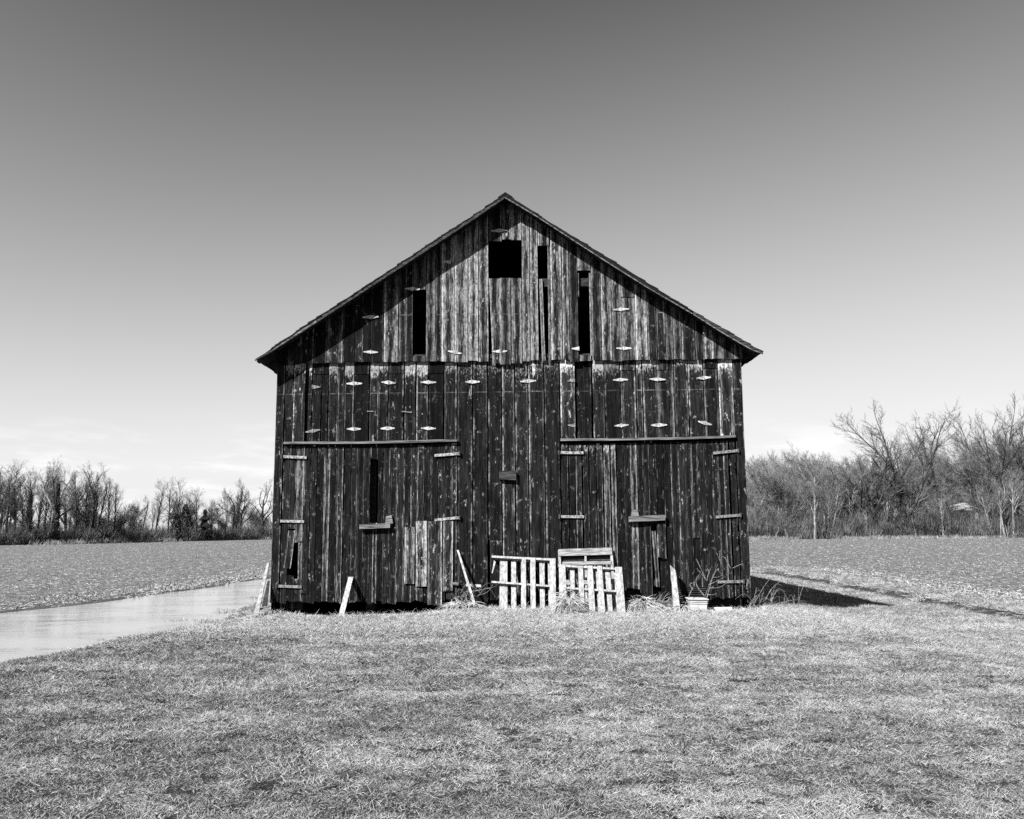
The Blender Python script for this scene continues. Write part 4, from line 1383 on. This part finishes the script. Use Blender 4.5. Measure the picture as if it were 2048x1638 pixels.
# ------------------------------------------------------------------ corn stalks on the field
def stubble():
    r = random.Random(9)
    for name, mat, count, label in (('corn_stubble', 'stubble', 80000, 'pale broken corn stalks strewn over the ploughed field'), ('plough_litter', 'clod', 16000, 'dark rotted stalks and clods strewn over the ploughed field')):
        mb = MB()
        for i in range(count):
            mode = r.random()
            if mode < 0.80:
                y = 17 * (150 / 17) ** r.random(); x = r.uniform(-1, 1) * (y * 0.63 + 1)
            elif mode < 0.9:
                y = 17 + 25 * r.random() ** 1.3; x = 13.2 + abs(r.gauss(0, 1.3))
            else:
                y = 17 + 25 * r.random(); x = float(far_shore(y)) - abs(r.gauss(0.1, 0.9))
            if r.random() < 0.55:
                x = round(x / 0.78) * 0.78 + r.gauss(0, 0.09)
            n1 = 0.8 * fbm(x, y, 0.35, 3.3)
            if x > 0 and x + n1 < 13.1 and y < 45:
                continue
            if x < 0 and x > float(far_shore(y)) + 0.2 and y < 46:
                continue
            if -5.6 < x < 5.6 and y < 70:
                continue
            if fbm(x, y, 0.25, 41.0) + r.uniform(-0.5, 0.5) < -0.15:
                continue
            z = gz(x, y)
            gs = 1 + y / 90.0
            L_ = r.uniform(0.03, 0.17) * (0.8 + y / 160.0); w = r.uniform(0.003, 0.0075) * gs
            a = r.uniform(0, 6.283)
            el = abs(r.gauss(0.05, 0.2)) if r.random() < 0.9 else r.uniform(0.6, 1.4)
            d = Vector((math.cos(a) * math.cos(el), math.sin(a) * math.cos(el), math.sin(el)))
            s_ = Vector((-math.sin(a), math.cos(a), 0)); u = s_.cross(d)
            if u.z < 0:
                u = -u
            p = Vector((x, y, z + 0.006)); q = p + d * L_
            o = len(mb.v)
            mb.v += [tuple(p - s_ * w), tuple(p + u * w), tuple(p + s_ * w), tuple(q - s_ * w * 0.8), tuple(q + u * w), tuple(q + s_ * w * 0.8)]
            mb.f += [(o, o + 1, o + 4, o + 3), (o + 1, o + 2, o + 5, o + 4)]
        o = mb.build(name, M[mat]); tag(o, label, 'stubble', kind='stuff')


stubble()

# ------------------------------------------------------------------ trees
class Tree:
    def __init__(s, seed):
        s.r = random.Random(seed); s.limb = MB(); s.tw = MB()

    def grow(s, p, d, L_, rad, level, P_):
        r = s.r; n_ = P_['segs'][level]; pts = [Vector(p)]; dd = Vector(d).normalized(); rads = [rad]
        for i in range(n_):
            dd = (dd + Vector((r.gauss(0, 1), r.gauss(0, 1), r.gauss(0, 1))) * P_['wob'][level] + Vector((P_.get('lean', 0) * 0.04, 0, P_['trop'][level]))).normalized()
            pts.append(pts[-1] + dd * (L_ / n_)); rads.append(rad * (1 - (1 - P_['taper'][level]) * (i + 1) / n_))
        last = len(P_['kids'])
        if level >= last:
            o = len(s.tw.v); a, b = pts[0], pts[-1]
            sd = (b - a).cross(Vector((r.gauss(0, 1), r.gauss(0, 1), r.gauss(0, 1))))
            if sd.length > 1e-6:
                sd = sd.normalized() * rad
                m_ = pts[len(pts) // 2]
                s.tw.v += [tuple(a - sd), tuple(a + sd), tuple(m_ + sd * 0.7), tuple(m_ - sd * 0.7), tuple(b)]
                s.tw.f += [(o, o + 1, o + 2, o + 3), (o + 3, o + 2, o + 4)]
            return
        (s.limb if level <= 1 else s.tw).tube(pts, rads, 6 if level == 0 else (4 if level == 1 else 3), cap=False)
        nk = P_['kids'][level]; nk = r.randint(int(nk * 0.8), int(nk * 1.2 + 0.5))
        t0 = P_['start'][level]
        for k in range(nk):
            t = t0 + (1 - t0) * ((k + r.random()) / nk)
            i = min(n_ - 1, int(t * n_)); f = t * n_ - i
            q = pts[i].lerp(pts[i + 1], f); ax = (pts[i + 1] - pts[i]).normalized()
            sd = ax.cross(Vector((r.gauss(0, 1), r.gauss(0, 1), r.gauss(0, 1)))).normalized()
            an = R(P_['ang'][level] * r.uniform(0.7, 1.3))
            nd = ax * math.cos(an) + sd * math.sin(an)
            ll = L_ * P_['len'][level] * r.uniform(0.65, 1.25) * (1.12 - 0.5 * t if level == 0 else 1.1 - 0.4 * t)
            rr = max(P_['rmin'], rads[i] * P_['rad'][level])
            s.grow(q, nd, ll, rr, level + 1, P_)


PT = {
    'tall': dict(kids=[16, 6, 5, 5], segs=[9, 6, 4, 3, 2], wob=[0.05, 0.11, 0.10, 0.10, 0.1], trop=[0.02, 0.10, 0.09, 0.06, 0.03], taper=[0.3, 0.3, 0.4, 0.4, 0.3],
                 start=[0.40, 0.25, 0.2, 0.1], ang=[28, 32, 34, 32], len=[0.34, 0.5, 0.55, 0.7], rad=[0.5, 0.5, 0.45, 0.5], rmin=0.009),
    'forked': dict(kids=[6, 7, 6, 6], segs=[6, 8, 5, 3, 2], wob=[0.07, 0.14, 0.14, 0.12, 0.1], trop=[0.0, 0.06, 0.06, 0.05, 0.03], taper=[0.6, 0.25, 0.35, 0.4, 0.3],
                   start=[0.35, 0.25, 0.15, 0.1], ang=[34, 38, 36, 34], len=[0.85, 0.42, 0.5, 0.6], rad=[0.65, 0.5, 0.45, 0.5], rmin=0.010),
    'spread': dict(kids=[8, 14, 8, 6], segs=[6, 9, 5, 3, 2], wob=[0.04, 0.06, 0.08, 0.08, 0.08], trop=[0.0, 0.03, 0.05, 0.04, 0.03], taper=[0.6, 0.22, 0.35, 0.4, 0.3],
                   start=[0.2, 0.2, 0.15, 0.1], ang=[38, 34, 32, 30], len=[1.3, 0.34, 0.46, 0.5], rad=[0.55, 0.5, 0.45, 0.5], rmin=0.013),
    'bushy': dict(kids=[24, 8, 7, 7], segs=[8, 6, 4, 3, 2], wob=[0.06, 0.09, 0.09, 0.08, 0.08], trop=[0.03, 0.12, 0.10, 0.08, 0.05], taper=[0.25, 0.25, 0.3, 0.4, 0.3], lean=-1.0,
                  start=[0.15, 0.15, 0.1, 0.1], ang=[40, 30, 30, 28], len=[0.44, 0.5, 0.52, 0.6], rad=[0.42, 0.5, 0.45, 0.5], rmin=0.011),
    'sapling': dict(kids=[14, 7, 6], segs=[6, 4, 3, 2], wob=[0.08, 0.12, 0.1, 0.1], trop=[0.02, 0.08, 0.06, 0.03], taper=[0.3, 0.3, 0.4, 0.3],
                    start=[0.12, 0.12, 0.1], ang=[36, 34, 34], len=[0.45, 0.55, 0.6], rad=[0.5, 0.5, 0.5], rmin=0.009),
}


def make_tree(kind, seed, H, rad, trunk_frac=1.0, d=(0, 0, 1)):
    T = Tree(seed); T.grow((0, 0, -0.3), d, H * trunk_frac, rad, 0, PT[kind])
    top = max(v[2] for v in T.tw.v); s_ = H / top
    for mb in (T.limb, T.tw):
        mb.v = [(x * s_, y * s_, z * s_) for x, y, z in mb.v]
    return T.limb.mesh('trunk_%s' % kind), T.tw.mesh('crown_%s' % kind)


def coat(mesh_trunk_h, r0, n_, seed):
    """Ivy leaves up a trunk."""
    r = random.Random(seed); mb = MB()
    for i in range(n_):
        z = r.random() ** 1.2 * mesh_trunk_h; a = r.uniform(0, 6.283)
        q = r0 * (0.55 + 0.75 * abs(mnoise.noise(Vector((math.cos(a) * 0.8, math.sin(a) * 0.8 + seed, z * 0.7))))) * max(0.0, 1.0 - (z / mesh_trunk_h) ** 2) ** 0.8 * r.random() ** 0.5 + 0.12
        c = Vector((q * math.cos(a), q * math.sin(a), z)); u = Vector((r.gauss(0, 1), r.gauss(0, 1), r.gauss(0, 1))).normalized() * 0.14; v = u.cross(Vector((r.gauss(0, 1), r.gauss(0, 1), r.gauss(0, 1)))).normalized() * 0.12
        o = len(mb.v); mb.v += [tuple(c - u), tuple(c + v), tuple(c + u), tuple(c - v)]; mb.f.append((o, o + 1, o + 2, o + 3))
    return mb.mesh('ivy')


VAR = {}


def variant(key, *a, **k):
    if key not in VAR:
        VAR[key] = make_tree(*a, **k)
    return VAR[key]


for i in range(4):
    variant('tall%d' % i, 'tall', 100 + i, 12, 0.24)
for i in range(3):
    variant('forked%d' % i, 'forked', 200 + i, 12, 0.22, 0.55)
for i in range(2):
    variant('spread%d' % i, 'spread', 300 + i, 21, 0.36, 0.42)
for i in range(4):
    variant('bushy%d' % i, 'bushy', 400 + i, 14, 0.17, 0.8)
for i in range(3):
    variant('sapling%d' % i, 'sapling', 500 + i, 6, 0.07)
IVY = [coat(8.0, 0.55, 1300, 1), coat(5.2, 1.5, 1500, 2)]
tr = random.Random(21)


def plant(key, px, y, H, label, group, pale, rot=None, name='bare_tree', ivy=None, wide=1.0, lean=0.0, cat='tree'):
    x = (px - 1024) / F_PX * y
    t = bpy.data.objects.new(name, None); COL.objects.link(t)
    t.location = (x, y, -0.32); t.rotation_euler = (0, lean, tr.uniform(0, 6.28) if rot is None else rot)
    tm, cm = VAR[key]
    base = {'t': 12, 'f': 12, 'b': 14, 's': 6}[key[0]]
    if key.startswith('spread'):
        base = 21
    k = H / base; t.scale = (k * wide, k * wide, k)
    pal = 'pale' if pale else 'dark'
    for nm, me, mat in (('trunk', tm, M['bark_' + pal]), ('crown', cm, M['twig_' + pal])):
        o = bpy.data.objects.new(nm, me); COL.objects.link(o); o.parent = t
        if not me.materials:
            me.materials.append(mat)
        o.material_slots[0].link = 'OBJECT'; o.material_slots[0].material = mat
    if ivy is not None:
        o = bpy.data.objects.new('ivy', IVY[ivy]); COL.objects.link(o); o.parent = t; o.scale = (1 / wide, 1 / wide, 1)
        if not IVY[ivy].materials:
            IVY[ivy].materials.append(M['ivy'])
    tag(t, label, cat, group)
    return t


def left_edge(px):
    return float(np.interp(px, [-200, 0, 150, 300, 420, 560, 1000], [108, 122, 130, 145, 160, 176, 190]))


GL, GR = 'trees beyond the field left of the barn', 'trees beyond the field right of the barn'
def L0(px):
    return 'bare tree standing ' + ('among the tall trees at the far left of the wood' if px < 120 else 'left of the gap in the left wood' if px < 250 else 'in the low gap of the left wood' if px < 300 else 'behind the ivied trunks of the left wood' if px < 420 else 'in the left wood close to the barn wall')


def R0(px):
    return 'dense twiggy bare tree ' + ('of the right wood nearest to the barn wall' if px < 1560 else 'left of the great spreading tree in the right wood' if px < 1700 else 'below the great spreading tree' if px < 1885 else 'behind the white roofed house' if px < 1965 else 'at the right end of the right wood')



def hl(px, ytop):
    d = left_edge(px)
    return (1083 + (0 if px > 200 else 5) - ytop) / F_PX * d + 1.0


for key, px, yt, label, k in (
        ('tall0', 19, 930, 'tall slim bare tree at the left edge of the photo', {}),
        ('tall1', 64, 941, 'bare tree second from the left edge with dark ivied trunk', dict(ivy=0)),
        ('tall2', 118, 922, 'tallest bare tree in the wood left of the barn, ivy on trunk', dict(ivy=0)),
        ('tall3', 157, 938, 'slim sparse bare tree right of the tallest tree on the left', {}),
        ('forked0', 192, 932, 'broad forked bare tree ending the tall group on the left', {}),
        ('tall1', 232, 974, 'low bare tree beside the gap in the wood on the left', {}),
        ('tall2', 315, 963, 'left one of two slim trees beyond the gap in the left wood', {}),
        ('tall3', 341, 958, 'right one of two slim trees beyond the gap in the left wood', {}),
        ('tall0', 357, 965, 'ivy covered dark trunk standing in the middle of the left wood', dict(ivy=1)),
        ('sapling0', 374, 1010, 'dark ivy smothered bush tree in the left wood', dict(ivy=1)),
        ('tall1', 397, 982, 'thin lone upright tree between ivied trunks and the barn', {}),
        ('bushy0', 455, 985, 'low twiggy tree in the wood near the left barn wall', {}),
        ('tall2', 474, 964, 'pale slim tree in the wood near the left barn wall', {}),
        ('forked1', 529, 958, 'dark forked tree seen right beside the left barn wall', {})):
    plant(key, px, left_edge(px) + tr.uniform(0, 3), hl(px, yt), label, GL, False, **k)
for i in range(74):
    px = tr.uniform(-160, 700) if i > 8 else tr.uniform(0, 240); d = left_edge(px) + tr.uniform(2, 26)
    top = np.interp(px, [-60, 0, 120, 210, 250, 300, 350, 420, 470, 560], [935, 935, 930, 945, 1000, 975, 975, 990, 975, 970]) + tr.uniform(0, 50)
    plant(tr.choice(('tall0', 'tall1', 'tall2', 'tall3', 'tall1', 'tall2', 'forked2')), px, d, (1083 - top) / F_PX * d + 1, L0(px), GL, tr.random() < 0.25)
for i in range(40):
    px = tr.uniform(-40, 590); d = left_edge(px) + tr.uniform(-1, 8)
    plant('sapling%d' % tr.randrange(3), px, d, tr.uniform(3, 5.5), 'thin low sapling in the wood beyond the puddle, left of the barn', 'saplings beyond the field left of the barn', False, name='bare_sapling', wide=1.3, cat='sapling')

for i in range(54):
    px = tr.uniform(-160, 700); d = left_edge(px) + tr.uniform(1, 20)
    plant('bushy%d' % tr.randrange(4), px, d, tr.uniform(4.0, 7.5), 'low twiggy tree under the taller trees of the left wood', GL, False, wide=tr.uniform(1.0, 1.5))
# right wood
for key, px, d, H, label, k in (
        ('spread0', 1800, 135, 22.0, 'great spreading bare tree rising highest in the middle of the right wood', dict(rot=0.4, wide=1.25)),
        ('spread1', 1735, 135.5, 18.0, 'wide bare tree reaching left below the great spreading tree', dict(rot=2.0, wide=1.3)),
        ('spread1', 1708, 136, 16.0, 'bare tree with long low boughs at the left flank of the great tree', dict(rot=4.2, wide=1.35)),
        ('forked0', 1868, 141, 21.0, 'gaunt bare tree with few limbs right of the great spreading tree', dict(rot=1.0, wide=0.9)),
        ('spread0', 2000, 140, 23.5, 'tall bare tree at the right edge of the photo', dict(rot=3.5)),
        ('spread1', 2065, 141, 23.0, 'tall bare tree half cut off by the right edge of the photo', dict(rot=5.5)),
        ('forked1', 1690, 137, 11.5, 'forked pale tree at the wood edge under the wide tree', dict(rot=0.3)),
        ('tall3', 1876, 134, 9.0, 'crooked white trunked tree at the wood edge right of the barn', {}),
        ('tall2', 1999, 133, 10.0, 'white trunked tree leaning left at the wood edge by the white roof', dict(lean=-0.25)),
        ('tall0', 1622, 134, 12.0, 'straight pale trunked tree at the near end of the right wood', {})):
    plant(key, px, d, H, label, GR, px in (1690, 1876, 1999, 1622), **k)
for i in range(150):
    px = tr.uniform(1390, 2220) if i % 4 else tr.uniform(1480, 1720); d = 136 + tr.uniform(0, 30)
    if 1885 < px < 1965:
        d = tr.uniform(186, 195)
    top = np.interp(px, [1470, 1500, 1560, 1640, 1700, 1780, 1860, 1920, 1960, 2110], [950, 935, 905, 898, 905, 905, 905, 900, 875, 865]) + tr.uniform(0, 70)
    plant('bushy%d' % tr.randrange(4), px, d, (1078 - top) / F_PX * d + 0.8, R0(px), GR, True, rot=tr.gauss(0, 0.5), wide=tr.uniform(0.9, 1.3))
for i in range(34):
    px = tr.uniform(1490, 2080)
    if 1890 < px < 1955:
        px += 70
    plant('tall%d' % tr.randrange(4), px, 134 + tr.uniform(0, 4), tr.uniform(7, 12), 'slim pale trunked tree along the edge of the right wood', 'slim trees along the right wood edge', True, lean=tr.gauss(-0.04, 0.1))
for i in range(26):
    px = tr.uniform(1480, 2100)
    if 1890 < px < 1955:
        px -= 75
    plant('sapling%d' % tr.randrange(3), px, 133.5 + tr.uniform(0, 5), tr.uniform(3, 6), 'thin low sapling along the edge of the right wood', 'saplings along the right wood edge', True, name='bare_sapling', wide=1.3, cat='sapling')


def conifer(px, d, H, label):
    r = random.Random(3); x = (px - 1024) / F_PX * d
    t = empty('evergreen_tree', (x, d, -0.32)); tag(t, label, 'tree')
    mb = MB(); mb.tube([(x, d, -0.4), (x, d, H * 0.95)], [0.14, 0.02], 6); mb.build('trunk', M['bark_dark'], t)
    mb = MB()
    for i in range(5000):
        f = r.random() ** 0.8; z = H * (0.08 + 0.92 * f); q = (1 - f) * 2.3 * math.sqrt(r.random()) * (0.7 + 0.5 * math.sin(z * 5)) + 0.1; a = r.uniform(0, 6.283)
        c = Vector((x + q * math.cos(a), d + q * math.sin(a), z - q * 0.2 - 0.3)); u = Vector((math.cos(a), math.sin(a), -0.3)) * 0.2; v = Vector((-math.sin(a), math.cos(a), 0.1)) * 0.06
        o = len(mb.v); mb.v += [tuple(c - u), tuple(c + v), tuple(c + u), tuple(c - v)]; mb.f.append((o, o + 1, o + 2, o + 3))
    mb.build('crown', M['needles'], t)


conifer(413, 160, 5.6, 'small dark evergreen tree in the left wood beside the barn')


def house():
    d = 160.0; x = (1921 - 1024) / F_PX * d; z = 4.3
    t = empty('house', (x, d, -0.3)); tag(t, 'white roofed house half hidden behind the right wood', 'house')
    w, dep, rise = 1.9, 3.4, 0.75
    mb = MB(); mb.box((x - w, d, -0.3), (x + w, d + 2 * dep, z)); mb.build('wall', M['beam'], t)
    mb = MB()
    mb.hexa([(x - w - 0.4, d - 0.4, z - 0.1), (x + w + 0.4, d - 0.4, z + 0.8), (x + w + 0.4, d + dep, z + rise + 0.8), (x - w - 0.4, d + dep, z + rise)], (0, 0.1, -0.15))
    mb.build('roof', M['pallet'], t)
    for k in (-2, 2):
        mb = MB(); mb.box((x + k - 0.5, d - 0.05, 1.2), (x + k + 0.5, d - 0.003, 2.7)); mb.build('window', M['black_iron'], t)


house()


def undergrowth():
    r = random.Random(4)
    for nm, mat, lo, hi, n_, label, dep, hmax in (
            ('undergrowth', 'brush', -160, 720, 15500, 'dark tangled undergrowth below the left wood', 18, 3.0),
            ('undergrowth', 'brush_pale', 1380, 2230, 24000, 'grey tangled undergrowth below the right wood', 26, 5.0),
            ('reeds', 'reed', -160, 720, 4500, 'pale dry grass along the far field edge on the left', 2.0, 1.0),
            ('reeds', 'reed', 1380, 2230, 5000, 'pale dry grass along the far field edge on the right', 2.0, 0.65)):
        mb = MB()
        for i in range(n_):
            px = r.uniform(lo, hi); d0 = left_edge(px) if lo < 0 else 134
            reed = nm == 'reeds'
            if not reed and 1892 < px < 1950 and r.random() < 0.8:
                continue
            d = d0 + (r.uniform(-2.5, 0.5) if reed else r.random() ** 1.5 * dep); x = (px - 1024) / F_PX * d
            if reed and fbm(x, d, 0.12, 5) < -0.02:
                continue
            h = r.uniform(0.35, 1.0) * hmax * (1.0 + 0.8 * fbm(x, d, 0.2, 9))
            p = Vector((x, d, -0.35)); q = p + Vector((r.gauss(0, 0.35) * h, r.gauss(0, 0.2) * h, h)); m_ = p.lerp(q, 0.5) + Vector((r.gauss(0, 0.12), 0, 0.1)) * h
            w = r.uniform(0.012, 0.03) * (1.3 if reed else 1.4); sd = Vector((1, r.uniform(-0.6, 0.6), 0)) * w
            o = len(mb.v); mb.v += [tuple(p - sd), tuple(p + sd), tuple(m_ + sd * 0.8), tuple(m_ - sd * 0.8), tuple(q)]
            mb.f += [(o, o + 1, o + 2, o + 3), (o + 3, o + 2, o + 4)]
        o = mb.build(nm, M[mat]); tag(o, label, 'undergrowth' if nm != 'reeds' else 'dry grass', kind='stuff')


undergrowth()
